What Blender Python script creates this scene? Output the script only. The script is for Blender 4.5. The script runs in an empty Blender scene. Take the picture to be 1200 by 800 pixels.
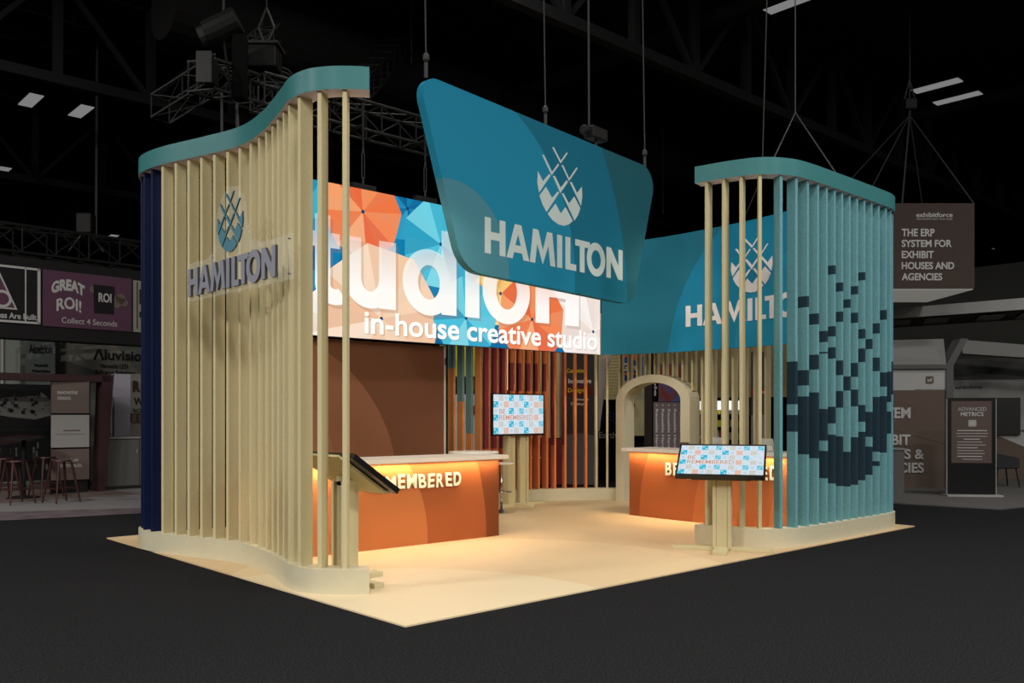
import bpy, bmesh, math, random
from mathutils import Vector, Matrix
random.seed(7)
PI = math.pi
SC = bpy.context.scene
COL = SC.collection

# ------------------------------------------------------------------ helpers
def lin(c):
    c = c / 255.0
    return c / 12.92 if c <= 0.04045 else ((c + 0.055) / 1.055) ** 2.4
def rgb(r, g, b): return (lin(r), lin(g), lin(b), 1.0)

def nodes(name):
    m = bpy.data.materials.new(name); m.use_nodes = True
    nt = m.node_tree; b = nt.nodes['Principled BSDF']
    return m, nt, b

def mat(name, col, rough=0.6, metal=0.0, spec=0.3, emit=None, estr=1.0, speck=0.0, speckscale=120.0, grain=None, bump=0.0, bumpscale=200.0, trans=0.0, alpha=1.0):
    m, nt, b = nodes(name)
    b.inputs['Base Color'].default_value = col
    b.inputs['Roughness'].default_value = rough
    b.inputs['Metallic'].default_value = metal
    b.inputs['Specular IOR Level'].default_value = spec
    b.inputs['Transmission Weight'].default_value = trans
    b.inputs['Alpha'].default_value = alpha
    if emit is not None:
        b.inputs['Emission Color'].default_value = emit
        b.inputs['Emission Strength'].default_value = estr
    tc = nt.nodes.new('ShaderNodeTexCoord')
    if speck > 0:
        n = nt.nodes.new('ShaderNodeTexNoise'); n.inputs['Scale'].default_value = speckscale
        n.inputs['Detail'].default_value = 4
        mp = nt.nodes.new('ShaderNodeMapping')
        mp.inputs['Scale'].default_value = grain or (1, 1, 1)
        nt.links.new(tc.outputs['Object'], mp.inputs[0]); nt.links.new(mp.outputs[0], n.inputs['Vector'])
        r = nt.nodes.new('ShaderNodeMapRange')
        r.inputs[1].default_value = 0.35; r.inputs[2].default_value = 0.65
        r.inputs[3].default_value = 1 - speck; r.inputs[4].default_value = 1 + speck * 0.5
        nt.links.new(n.outputs[0], r.inputs[0])
        mx = nt.nodes.new('ShaderNodeMix'); mx.data_type = 'RGBA'; mx.blend_type = 'MULTIPLY'
        mx.inputs[0].default_value = 1
        mx.inputs[6].default_value = col
        nt.links.new(r.outputs[0], mx.inputs[7]); nt.links.new(mx.outputs[2], b.inputs['Base Color'])
    if bump > 0:
        n2 = nt.nodes.new('ShaderNodeTexNoise'); n2.inputs['Scale'].default_value = bumpscale
        nt.links.new(tc.outputs['Object'], n2.inputs['Vector'])
        bp = nt.nodes.new('ShaderNodeBump'); bp.inputs['Strength'].default_value = bump; bp.inputs['Distance'].default_value = 0.01
        nt.links.new(n2.outputs[0], bp.inputs['Height']); nt.links.new(bp.outputs[0], b.inputs['Normal'])
    return m

def circ3(a, b, c):
    ax, ay = a; bx, by = b; cx, cy = c
    d = 2 * (ax * (by - cy) + bx * (cy - ay) + cx * (ay - by))
    ux = ((ax*ax+ay*ay)*(by-cy) + (bx*bx+by*by)*(cy-ay) + (cx*cx+cy*cy)*(ay-by)) / d
    uy = ((ax*ax+ay*ay)*(cx-bx) + (bx*bx+by*by)*(ax-cx) + (cx*cx+cy*cy)*(bx-ax)) / d
    return ux, uy, math.hypot(ax - ux, ay - uy)

def arc_mat(name, base, circles, eu, org, rough=0.55, spec=0.3, vaxis=(0, 0, 1)):
    """printed graphic: base colour with nested big circles; (u, v) are metres in the print's own plane"""
    m, nt, b = nodes(name)
    b.inputs['Roughness'].default_value = rough; b.inputs['Specular IOR Level'].default_value = spec
    g = nt.nodes.new('ShaderNodeNewGeometry')
    sub = nt.nodes.new('ShaderNodeVectorMath'); sub.operation = 'SUBTRACT'; sub.inputs[1].default_value = org
    nt.links.new(g.outputs['Position'], sub.inputs[0])
    def dot(v):
        n = nt.nodes.new('ShaderNodeVectorMath'); n.operation = 'DOT_PRODUCT'; n.inputs[1].default_value = v
        nt.links.new(sub.outputs[0], n.inputs[0]); return n.outputs['Value']
    u = dot(eu); v = dot(vaxis)
    cb = nt.nodes.new('ShaderNodeCombineXYZ'); nt.links.new(u, cb.inputs[0]); nt.links.new(v, cb.inputs[1])
    cur = None
    for cx, cy, r, col in circles:
        ds = nt.nodes.new('ShaderNodeVectorMath'); ds.operation = 'DISTANCE'; ds.inputs[1].default_value = (cx, cy, 0)
        nt.links.new(cb.outputs[0], ds.inputs[0])
        lt = nt.nodes.new('ShaderNodeMath'); lt.operation = 'LESS_THAN'; lt.inputs[1].default_value = r
        nt.links.new(ds.outputs['Value'], lt.inputs[0])
        mx = nt.nodes.new('ShaderNodeMix'); mx.data_type = 'RGBA'
        nt.links.new(lt.outputs[0], mx.inputs[0])
        if cur is None: mx.inputs[6].default_value = base
        else: nt.links.new(cur, mx.inputs[6])
        mx.inputs[7].default_value = col
        cur = mx.outputs[2]
    nt.links.new(cur, b.inputs['Base Color'])
    return m

def emat(name, col, s=1.0):
    m = bpy.data.materials.new(name); m.use_nodes = True
    nt = m.node_tree; nt.nodes.clear()
    e = nt.nodes.new('ShaderNodeEmission'); e.inputs[0].default_value = col; e.inputs[1].default_value = s
    o = nt.nodes.new('ShaderNodeOutputMaterial'); nt.links.new(e.outputs[0], o.inputs[0])
    return m

class MB:
    def __init__(s): s.v = []; s.f = []; s.m = []
    def add(s, vs, fs, mi=0):
        o = len(s.v); s.v += [tuple(v) for v in vs]
        for f in fs: s.f.append([o + i for i in f]); s.m.append(mi)
        return s
    def box(s, c, size, ex=(1,0,0), ey=(0,1,0), ez=(0,0,1), mi=0):
        c = Vector(c); ex = Vector(ex) * size[0]/2; ey = Vector(ey) * size[1]/2; ez = Vector(ez) * size[2]/2
        vs = [c + a*ex + b*ey + d*ez for d in (-1,1) for b in (-1,1) for a in (-1,1)]
        return s.add(vs, [(0,2,3,1),(4,5,7,6),(0,1,5,4),(2,6,7,3),(0,4,6,2),(1,3,7,5)], mi)
    def bx(s, x0, x1, y0, y1, z0, z1, mi=0):
        return s.box(((x0+x1)/2,(y0+y1)/2,(z0+z1)/2), (abs(x1-x0),abs(y1-y0),abs(z1-z0)), mi=mi)
    def prism(s, poly, fr, t0=0.0, t1=0.01, mi=0, side=None):
        """poly of (u, v) in frame fr, extruded from t0 to t1 along the normal"""
        a = sum(poly[i][0]*poly[(i+1)%len(poly)][1]-poly[(i+1)%len(poly)][0]*poly[i][1] for i in range(len(poly)))
        if a < 0: poly = poly[::-1]
        n = len(poly); vs = [fr(u, v, t1) for u, v in poly] + [fr(u, v, t0) for u, v in poly]
        s.add(vs, [list(range(n))], mi)
        s.add(vs, [list(range(2*n-1, n-1, -1))], mi if side is None else side)
        s.add(vs, [(i, n+i, n+(i+1)%n, (i+1)%n) for i in range(n)], mi if side is None else side)
        return s
    def tube(s, p, q, r, n=8, mi=0, r2=None):
        p = Vector(p); q = Vector(q); d = (q-p).normalized(); r2 = r if r2 is None else r2
        a = d.orthogonal().normalized(); b = d.cross(a)
        vs = [p + (a*math.cos(t)+b*math.sin(t))*r for t in [2*PI*i/n for i in range(n)]] + \
             [q + (a*math.cos(t)+b*math.sin(t))*r2 for t in [2*PI*i/n for i in range(n)]]
        return s.add(vs, [(i,(i+1)%n,n+(i+1)%n,n+i) for i in range(n)] + [list(range(n-1,-1,-1)), list(range(n,2*n))], mi)
    def path(s, pts, r, n=6, mi=0):
        for a, b in zip(pts, pts[1:]): s.tube(a, b, r, n, mi)
        return s
    def lathe(s, c, prof, n=24, mi=0):
        c = Vector(c); k = len(prof); vs = []
        for i in range(n):
            t = 2*PI*i/n
            vs += [c + Vector((r*math.cos(t), r*math.sin(t), z)) for r, z in prof]
        fs = [(i*k+j, ((i+1)%n)*k+j, ((i+1)%n)*k+j+1, i*k+j+1) for i in range(n) for j in range(k-1)]
        fs.append([i*k for i in range(n)][::-1]); fs.append([i*k+k-1 for i in range(n)])
        return s.add(vs, fs, mi)

def frame(o, ex, n=None, ez=(0,0,1)):
    o = Vector(o); ex = Vector(ex).normalized(); ez = Vector(ez).normalized()
    n = Vector(n).normalized() if n is not None else ex.cross(ez)
    f = lambda u, v, t=0.0: o + ex*u + ez*v + n*t
    f.n = n; f.ex = ex; f.ez = ez
    return f

def wpos(o):
    p = Vector((0,0,0))
    while o is not None: p += Vector(o.location); o = o.parent
    return p

def obj(name, mb, mats, parent=None, smooth=False, bevel=0.0, label=None):
    """links the builder's shape (world coordinates) as ONE mesh object"""
    if not isinstance(mats, (list, tuple)): mats = [mats]
    me = bpy.data.meshes.new(name)
    xs = [v[0] for v in mb.v]; ys = [v[1] for v in mb.v]; zs = [v[2] for v in mb.v]
    org = Vector(((min(xs)+max(xs))/2, (min(ys)+max(ys))/2, min(zs)))
    me.from_pydata([tuple(Vector(v)-org) for v in mb.v], [], mb.f)
    for m in mats: me.materials.append(m)
    for p, mi in zip(me.polygons, mb.m): p.material_index = mi; p.use_smooth = smooth
    me.update()
    o = bpy.data.objects.new(name, me); COL.objects.link(o)
    if parent is not None:
        o.parent = parent; o.location = org - wpos(parent)
    else: o.location = org
    if bevel:
        b = o.modifiers.new('bevel', 'BEVEL'); b.width = bevel; b.segments = 2; b.limit_method = 'ANGLE'
    if label: o['label'] = label
    return o

def tag(o, label, cat, group=None, kind=None):
    o['label'] = label; o['category'] = cat
    if group: o['group'] = group
    if kind: o['kind'] = kind
    return o
def thing(name, label, cat, loc=(0,0,0), group=None):
    o = bpy.data.objects.new(name, None); COL.objects.link(o); o.location = loc; o.empty_display_size = 0.1
    return tag(o, label, cat, group)
def struct(name, mb, m, label=None):
    o = obj(name, mb, m); o['kind'] = 'structure'
    if label: o['label'] = label
    return o

# text -> list of polygons as mesh in a frame
_tc = {}
def text_mesh(body, bold=0.0):
    k = (body, bold)
    if k in _tc: return _tc[k]
    cu = bpy.data.curves.new('t', 'FONT'); cu.body = body; cu.size = 1.0; cu.offset = bold; cu.resolution_u = 5
    o = bpy.data.objects.new('t', cu); COL.objects.link(o)
    dg = bpy.context.evaluated_depsgraph_get(); dg.update()
    me = bpy.data.meshes.new_from_object(o.evaluated_get(dg))
    vs = [(v.co.x, v.co.y) for v in me.vertices]; fs = [list(p.vertices) for p in me.polygons]
    bpy.data.objects.remove(o); bpy.data.curves.remove(cu); bpy.data.meshes.remove(me)
    _tc[k] = (vs, fs); return vs, fs
def text(mb, body, fr, u0, u1, v0, v1, t0=0.001, t1=0.004, bold=0.02, mi=0, side=None, keep=False, arch=0.0):
    """writes body into the box u0..u1 x v0..v1 of frame fr, with thickness t0..t1"""
    vs, fs = text_mesh(body, bold)
    if not vs: return mb
    x0 = min(v[0] for v in vs); x1 = max(v[0] for v in vs); y0 = min(v[1] for v in vs); y1 = max(v[1] for v in vs)
    def mp(v):
        a = (v[0]-x0)/(x1-x0); b = (v[1]-y0)/(y1-y0)
        return (u0+(u1-u0)*a, v0+(v1-v0)*b + arch*(1-(2*a-1)**2))
    P2 = [mp(v) for v in vs]; n = len(P2)
    W = [fr(a, b, t1) for a, b in P2] + [fr(a, b, t0) for a, b in P2]
    mb.add(W, fs, mi)
    if t1 - t0 > 0.0015:
        cnt = {}
        for f in fs:
            for i in range(len(f)):
                e = (f[i], f[(i+1) % len(f)]); cnt[e] = cnt.get(e, 0) + 1
        ed = [e for e in cnt if (e[1], e[0]) not in cnt]
        mb.add(W, [(a, a+n, b+n, b) for a, b in ed], mi if side is None else side)
        mb.add(W, [[i+n for i in reversed(f)] for f in fs], mi if side is None else side)
    return mb

def crom(pts, n=12):
    out = []
    for i in range(len(pts)-1):
        p0 = pts[max(i-1,0)]; p1 = pts[i]; p2 = pts[i+1]; p3 = pts[min(i+2,len(pts)-1)]
        for k in range(n):
            t = k/n
            out.append(tuple(.5*((2*p1[j])+(-p0[j]+p2[j])*t+(2*p0[j]-5*p1[j]+4*p2[j]-p3[j])*t*t+(-p0[j]+3*p1[j]-3*p2[j]+p3[j])*t**3) for j in (0,1)))
    out.append(tuple(pts[-1])); return out
class Curve:
    def __init__(s, pts, side, n=12):
        s.c = crom(pts, n); s.side = side; s.s = [0]
        for a, b in zip(s.c, s.c[1:]): s.s.append(s.s[-1] + math.hypot(b[0]-a[0], b[1]-a[1]))
        s.len = s.s[-1]
    def at(s, v):
        v = min(max(v, 0), s.len - 1e-6)
        i = 0
        while s.s[i+1] < v: i += 1
        L = s.s[i+1]-s.s[i]; t = (v-s.s[i])/L; a, b = s.c[i], s.c[i+1]
        T = ((b[0]-a[0])/L, (b[1]-a[1])/L)
        return (a[0]+t*(b[0]-a[0]), a[1]+t*(b[1]-a[1])), T, (T[1]*s.side, -T[0]*s.side)
    def vn(s, i):     # smooth normal (towards the inside) at a curve vertex
        a = s.c[max(i-1,0)]; b = s.c[min(i+1,len(s.c)-1)]; L = math.hypot(b[0]-a[0], b[1]-a[1])
        return ((b[1]-a[1])/L*s.side, -(b[0]-a[0])/L*s.side)
    def ribbon(s, mb, d0, d1, z0, z1, mo=0, mi_in=0, mt=0, mbt=0, a=0, b=None):
        idx = list(range(a, (b if b is not None else len(s.c)-1)+1)); n = len(idx); vs = []
        for i in idx:
            p = s.c[i]; q = s.vn(i)
            for z in (z0, z1):
                vs.append((p[0]+q[0]*d0, p[1]+q[1]*d0, z)); vs.append((p[0]+q[0]*d1, p[1]+q[1]*d1, z))
        for k in range(n-1):
            A = 4*k; B = 4*(k+1)
            mb.add([vs[A],vs[B],vs[B+2],vs[A+2]], [(0,1,2,3)], mo)
            mb.add([vs[A+1],vs[A+3],vs[B+3],vs[B+1]], [(0,1,2,3)], mi_in)
            mb.add([vs[A+2],vs[B+2],vs[B+3],vs[A+3]], [(0,1,2,3)], mt)
            mb.add([vs[A],vs[A+1],vs[B+1],vs[B]], [(0,1,2,3)], mbt)
        mb.add(vs[:4], [(0,2,3,1)], mo); mb.add(vs[-4:], [(0,1,3,2)], mo)
        return mb

# view-aligned survey of the hall: a point seen px pixels across at depth d metres from the tripod
CAM = (-3.687, -5.106, 1.49)
FW = Vector((0.677615, 0.735417, 0)); RT = Vector((0.735417, -0.677615, 0))
def W(px, d, z=0.0):
    p = Vector((CAM[0], CAM[1], 0)) + FW*d + RT*((px-600)/1045.0*d); return Vector((p.x, p.y, z))
def Zh(py, d): return 1.49 + (486-py)*d/1045.0

# ------------------------------------------------------------------ materials
M = dict(
 beige = mat('painted_beige_board', rgb(206,194,152), 0.65, spec=.2, speck=0.05, speckscale=140, grain=(1,1,0.5)),
 base = mat('cream_plinth_paint', rgb(207,199,170), 0.45, speck=0.02, speckscale=10),
 navy = mat('navy_board', rgb(12,26,64), 0.5, spec=.2, speck=0.15, speckscale=60),
 teal_head = mat('teal_header_paint', rgb(64,127,129), 0.4, spec=0.2, speck=0.02, speckscale=8),
 lilac = mat('white_header_underside', rgb(225,215,225), 0.5),
 teal_slat = mat('teal_stained_board', rgb(110,164,172), 0.65, spec=.2, speck=0.13, speckscale=90, grain=(1,1,0.4)),
 teal_dark = mat('dark_teal_board', rgb(36,58,70), 0.6, spec=.15, speck=0.12, speckscale=55),
 teal_dull = mat('grey_teal_board', rgb(98,130,132), 0.6, speck=0.05),
 brown_slat = mat('tan_orange_board', rgb(196,130,78), 0.6, speck=0.05),
 rust = mat('rust_orange_board', rgb(226,126,82), 0.6, speck=0.05),
 orange_edge = mat('orange_board_edge', rgb(226,130,66), 0.6, speck=0.05),
 plum = mat('plum_board', rgb(150,66,74), 0.6, speck=0.05),
 white = mat('white_laminate', rgb(232,222,208), 0.3, spec=0.5),
 black = mat('black_plastic', rgb(14,14,15), 0.35, spec=0.5),
 matte_black = mat('matte_black', rgb(9,9,9), 0.9, spec=0.1),
 chrome = mat('chrome', rgb(200,200,205), 0.15, metal=1.0),
 letter_white = mat('white_cut_letter', rgb(240,230,205), 0.5),
 letter_edge = mat('letter_edge', rgb(150,140,110), 0.6),
 sign_letter = mat('pale_print', rgb(196,210,208), 0.6, spec=.15),
 grey_metal = mat('grey_raised_letter', rgb(146,148,160), 0.4, metal=0.0, spec=.4),
 grey_metal_side = mat('dark_letter_side', rgb(70,72,80), 0.5),
 pine_teal = mat('blue_teal_cut_emblem', rgb(84,134,150), 0.5),
 pine_side = mat('dark_teal_emblem_edge', rgb(22,62,82), 0.5),
 truss = mat('black_truss_metal', rgb(22,22,22), 0.6, metal=0.2),
 truss_lit = mat('lit_grey_truss', rgb(46,46,46), 0.55, metal=0.2),  # paler copy of the truss metal, the light on it put into the colour
 cable = mat('steel_cable', rgb(62,62,62), 0.6, metal=0.2),
 roof = mat('dark_roof_steel', rgb(24,24,25), 0.85),
 duct = mat('dark_duct_sheet', rgb(30,29,29), 0.85, spec=.1),
 bg_dark = mat('near_black_panel', rgb(20,19,20), 0.8),
 bg_grey = mat('grey_fabric', rgb(92,92,90), 0.8),
)

def acrylic():
    m, nt, b = nodes('clear_acrylic')
    b.inputs['Base Color'].default_value = (0.9, 0.92, 0.85, 1); b.inputs['Roughness'].default_value = 0.05
    b.inputs['Alpha'].default_value = 0.10; b.inputs['Specular IOR Level'].default_value = 0.6
    return m
M['acrylic'] = acrylic()

# ------------------------------------------------------------------ the hall
def carpet():
    m, nt, b = nodes('charcoal_carpet')
    b.inputs['Roughness'].default_value = 0.95; b.inputs['Specular IOR Level'].default_value = 0.0
    tc = nt.nodes.new('ShaderNodeTexCoord')
    n = nt.nodes.new('ShaderNodeTexNoise'); n.inputs['Scale'].default_value = 70; n.inputs['Detail'].default_value = 6
    n.inputs['Roughness'].default_value = 0.75
    nt.links.new(tc.outputs['Object'], n.inputs['Vector'])
    r = nt.nodes.new('ShaderNodeValToRGB')
    r.color_ramp.elements[0].position = 0.36; r.color_ramp.elements[0].color = rgb(24,24,25)
    r.color_ramp.elements[1].position = 0.66; r.color_ramp.elements[1].color = rgb(50,50,51)
    nt.links.new(n.outputs[0], r.inputs[0]); nt.links.new(r.outputs[0], b.inputs['Base Color'])
    bp = nt.nodes.new('ShaderNodeBump'); bp.inputs['Strength'].default_value = 0.5; bp.inputs['Distance'].default_value = 0.01
    nt.links.new(n.outputs[0], bp.inputs['Height']); nt.links.new(bp.outputs[0], b.inputs['Normal'])
    return m
struct('floor', MB().bx(-30, 75, -30, 75, -0.2, 0.0), carpet())
struct('ceiling', MB().bx(-30, 75, -30, 75, 10.6, 10.8), mat('black_roof_deck', rgb(24,24,25), 0.95))
hw = mat('dark_hall_wall', rgb(26,26,27), 0.9)
struct('wall_back', MB().bx(-30, 75, 74.6, 75, 0, 10.6), hw)
struct('wall_right', MB().bx(74.6, 75, -30, 74.6, 0, 10.6), hw)
struct('wall_left', MB().bx(-30, -29.6, -30, 74.6, 0, 10.6), hw)

# roof steel: trusses along x, purlins, cross beams
tn = [0]
def trim(mb, m=None):
    tn[0] += 1; return struct('trim_%d' % tn[0], mb, m or M['roof'])
for y in (5.3, 13.9, 22.5, 31.1, 39.7):
    mb = MB(); x = 2.0
    mb.bx(-2, 60, y-.1, y+.1, 8.0, 8.2); mb.bx(-2, 60, y-.1, y+.1, 10.1, 10.3)
    x = -2.0; k = 0
    while x < 58:
        mb.box((x, y, 9.1), (.16, .16, 2.1))
        a = (x, y, 8.1 if k % 2 else 10.2); b = (x+1.82, y, 10.2 if k % 2 else 8.1)
        mb.tube(a, b, .07, 4); x += 1.82; k += 1
    trim(mb)
for i in range(14):
    y = 7.0 + i*1.72
    trim(MB().bx(-2, 60, y-.03, y+.03, 10.3, 10.42).tube((-2,y,10.0),(60,y,10.0),.03,5))
for x in (11.5, 20.5, 29.5, 38.5):
    trim(MB().bx(x-.12, x+.12, -2, 60, 9.35, 9.6))
# round ducts and their branch
trim(MB().tube((2.6, 11.0, 8.9), (48, 11.0, 8.9), .62, 20), M['duct'])
trim(MB().tube((9.6, 17.8, 9.0), (60, 17.8, 9.0), .55, 20), M['duct'])
trim(MB().tube((6.9, 11.0, 8.9), (6.9, 42, 8.9), .42, 16), M['duct'])

def high_bay(x, y, lit):
    t = thing('high_bay_light', '', 'light fixture', (x, y, 9.98))
    obj('housing', MB().bx(x-.2, x+.2, y-.62, y+.62, 10.0, 10.08), M['truss_lit'], t)
    mb = MB().bx(x-.17, x+.17, y-.58, y+.58, 9.975, 9.999)
    obj('diffuser', mb, LIT, t)
    for s_ in (-.4, .4): obj('hanger', MB().tube((x, y+s_, 10.08), (x, y+s_, 10.59), .01, 4), M['truss'], t)
    t['group'] = 'high bay lights on the hall ceiling'
    return t
LIT = emat('lit_diffuser', (1, 1, 1, 1), 0.20)
bays = [
 (3.08,21.43,'rear fixture of the pair glowing on the dark ceiling at far left, its left one'),
 (4.36,21.44,'square-looking ceiling light just right of another, beside the thin hanging pole at far left'),
 (4.5,12.65,'largest ceiling light at upper left, above the black hoist motor'),
 (11.4,12.45,'ceiling light above the hanging blue sign left edge, left one of two'),
 (12.68,12.45,'ceiling light above the hanging blue sign edge, right one of two'),
 (19.95,12.85,'ceiling light right of the hanging blue sign, left and upper of two'),
 (21.22,12.85,'ceiling light right of the hanging blue sign, right and lower of two'),
 (20.0,4.4,'ceiling light beside the small hoist at upper right, upper of two'),
 (21.35,4.4,'ceiling light at upper right, lower and right of the pair near the small hoist'),
 (13.0,4.5,'ceiling light cut by the top edge of the picture above the teal slat tower'),
 (12.3,21.5,'ceiling light seen between the two open slats of the left slat wall'),
 (11.1,39.2,'tiny far ceiling light near the left slat wall, left of two'),
 (12.3,39.4,'tiny far ceiling light near the left slat wall, right of two'),
 (4.3,29.8,'ceiling light cut by the left picture edge above the dark beam'),
 (45.4,12.35,'tiny far ceiling light right of the brown hanging cube sign'),
]
for x, y, lab in bays:
    b = high_bay(x, y, False); b['label'] = lab
# ceiling air diffusers (nested rings)
for (px, d, lab) in ((651, 20.0, 'round ceiling air diffuser above the hanging blue sign'),
                (866, 24.5, 'round ceiling air diffuser left of the teal slat tower cables'),
                (1018, 31.5, 'round ceiling air diffuser between the teal slat tower and the brown cube sign')):
    zz = Zh({651:38, 866:131, 1018:205}[px], d); c = W(px, d, zz)
    t = thing('air_diffuser', lab, 'air diffuser', c)
    for r in (.95, .68, .42):
        obj('ring', MB().lathe(c + Vector((0,0,(.95-r)*.25)), [(r-.12, .10), (r, 0.0), (r+.06, .04), (r-.06, .16)], 28), M['duct'], t, smooth=True)
    obj('neck', MB().tube(c + Vector((0,0,.2)), (c.x, c.y, 10.59), .3, 16), M['duct'], t)

# ------------------------------------------------------------------ booth floor
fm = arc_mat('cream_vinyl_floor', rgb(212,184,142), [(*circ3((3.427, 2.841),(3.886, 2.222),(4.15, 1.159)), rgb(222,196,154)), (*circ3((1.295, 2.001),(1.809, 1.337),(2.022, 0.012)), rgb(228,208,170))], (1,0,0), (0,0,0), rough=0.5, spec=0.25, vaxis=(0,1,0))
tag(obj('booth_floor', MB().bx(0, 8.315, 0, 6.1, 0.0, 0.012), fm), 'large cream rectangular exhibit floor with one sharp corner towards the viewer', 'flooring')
Z0 = 0.012

# ------------------------------------------------------------------ slat walls
def slat_mb(cv, s, z0, z1, dep=0.13, th=0.038, ins=0.025, bands=None, edge=0, turn=0.0):
    """one upright board across the curve; bands = [(z0, z1, material index)]"""
    p, T, n = cv.at(s); mb = MB()
    if turn:                       # boards set square to the stand instead of to the curve
        q = Vector((n[0]*(1-turn), n[1]*(1-turn)+turn)).normalized(); n = (q.x, q.y); T = (q.y, -q.x)
    c = (p[0]+n[0]*(ins+dep/2), p[1]+n[1]*(ins+dep/2))
    for a, b, mi in (bands or [(z0, z1, 0)]):
        hx = th/2; hy = dep/2; ch = 0.005
        prof = [(-hx, -hy+ch), (-hx+ch, -hy), (hx-ch, -hy), (hx, -hy+ch), (hx, hy-ch), (hx-ch, hy), (-hx+ch, hy), (-hx, hy-ch)]
        def w(q, z): return (c[0]+T[0]*q[0]+n[0]*q[1], c[1]+T[1]*q[0]+n[1]*q[1], z)
        vs = [w(q, a) for q in prof] + [w(q, b) for q in prof]
        for i in range(8):
            j = (i+1) % 8
            mb.add([vs[i], vs[j], vs[8+j], vs[8+i]], [(0,1,2,3)], edge if (i in (0,1,2) and edge is not None) else mi)
        mb.add(vs, [tuple(range(7,-1,-1)), tuple(range(8,16))], mi)
    return mb

# left S-shaped wall
LC = Curve([(.43,1.10),(.29,1.20),(.165,1.33),(.075,1.5),(.06,1.75),(.15,2.1),(.29,2.7),(.335,3.25),(.21,3.8),(.045,4.36),(-.02,4.75),(.0,5.05),(.12,5.3),(.35,5.42)], 1)
wl = thing('slat_wall', 'tall S-curved wall of cream and navy slats under a teal header', 'slat wall', (.2, 3.2, Z0))
obj('plinth', LC.ribbon(MB(), 0.0, 0.19, Z0, .218), M['base'], wl, label='cream curved plinth')
obj('header', LC.ribbon(MB(), 0.0, 0.19, 4.17, 4.36, 0, 0, 0, 1), [M['teal_head'], M['lilac']], wl, label='teal curved header with white underside')
for s in (.205,.43,.68,.92,1.13,1.335,1.54,1.745,1.955,2.17,2.385,2.58,2.78,2.98,3.175,3.375,3.605):
    obj('slat', slat_mb(LC, s, .218, 4.17), M['beige'], wl)
for s in (3.83,4.05,4.27,4.5):
    obj('slat', slat_mb(LC, s, .218, 4.17), M['navy'], wl, label='navy blue slat')

# right J-shaped tower
RC = Curve([(4.86,1.05),(4.95,.62),(5.08,.32),(5.33,.14),(5.67,.07),(6.5,.055),(7.5,.055),(7.85,.08),(8.1,.18),(8.2,.42)], -1)
wr = thing('slat_wall', 'curved tower of teal slats with dark pixel pattern and four cream slats', 'slat wall', (6.3, .35, Z0))
obj('plinth', RC.ribbon(MB(), 0.0, 0.19, Z0, .218), M['base'], wr, label='cream curved plinth')
obj('header', RC.ribbon(MB(), 0.0, 0.19, 4.17, 4.36, 0, 0, 0, 1), [M['teal_head'], M['lilac']], wr, label='teal curved header')
for s in (.131,.34,.545,.763):
    obj('slat', slat_mb(RC, s, .218, 4.17), M['beige'], wr, label='cream slat')
obj('slat', slat_mb(RC, 1.02, .218, 4.17), M['teal_slat'], wr)
# dark blocks of the pixel picture on each board: heights in metres
PIX = [[(1.61, 2.094), (1.3, 1.49)], [(2.721, 2.848), (1.827, 2.003), (1.039, 1.702)], [(2.539, 2.666), (2.016, 2.189), (0.987, 1.752)], [(2.345, 2.476), (2.21, 2.23), (1.188, 1.56), (0.746, 1.068)], [(3.16, 3.266), (2.423, 2.543), (2.158, 2.294), (1.388, 1.588), (0.675, 1.256)], [(2.973, 3.08), (2.608, 2.732), (1.968, 2.145), (1.576, 1.778), (0.635, 1.233)], [(2.791, 2.896), (1.786, 1.959), (0.62, 1.042)], [(2.971, 3.075), (2.622, 2.748), (1.958, 2.131), (1.595, 1.802), (0.63, 1.216)], [(3.164, 3.266), (2.439, 2.56), (2.147, 2.317), (1.405, 1.614), (0.676, 1.281)], [(2.32, 2.446), (1.214, 1.529), (0.735, 1.091)], [(2.527, 2.658), (2.047, 2.222), (1.02, 1.719), (0.839, 0.9)], [(2.718, 2.844), (1.855, 2.039), (1.003, 1.733)], [(1.658, 2.056), (1.244, 1.535)], [(1.762, 2.196)]]
for k, s in enumerate((1.247, 1.464, 1.682, 1.882, 2.07, 2.251, 2.437, 2.627, 2.817, 3.011, 3.216, 3.426, 3.616, 3.806, 3.996)):
    dark = PIX[k] if k < len(PIX) else []
    bands = []; z = .218
    for a, b in sorted(dark):
        if a > z: bands.append((z, a, 0))
        bands.append((a, b, 1)); z = b
    bands.append((z, 4.17, 0))
    obj('slat', slat_mb(RC, s, .218, 4.17, bands=bands, edge=None), [M['teal_slat'], M['teal_dark']], wr)

# rear wall
BC = Curve([(4.2, 5.9), (5.6, 5.9), (6.3, 5.89), (6.95, 5.8), (7.5, 5.56), (7.9, 5.28), (8.08, 5.1), (8.12, 4.92), (8.12, 4.2), (8.12, 3.2), (8.12, 2.2), (8.1, 1.2), (8.0, 0.75)], -1, 10)
wb = thing('slat_wall', 'long curved rear wall of teal, plum, orange and cream slats behind the studio screen and counters', 'slat wall', (7.2, 4.8, Z0))
def cut_at(x0, y0):
    return min(range(len(BC.c)), key=lambda i: (BC.c[i][0]-x0)**2+(BC.c[i][1]-y0)**2)
i_arch0 = cut_at(8.25, 4.99); i_arch1 = cut_at(8.25, 3.5)
obj('plinth', BC.ribbon(MB(), 0, .19, Z0, .218, b=i_arch0), M['base'], wb)
obj('plinth', BC.ribbon(MB(), 0, .19, Z0, .218, a=i_arch1), M['base'], wb)
obj('header', BC.ribbon(MB(), 0, .19, 4.17, 4.36, 0, 0, 0, 1), [M['teal_head'], M['lilac']], wb)
bm_ = [M['beige'], M['teal_dull'], M['brown_slat'], M['plum'], M['rust'], M['orange_edge']]
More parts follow.
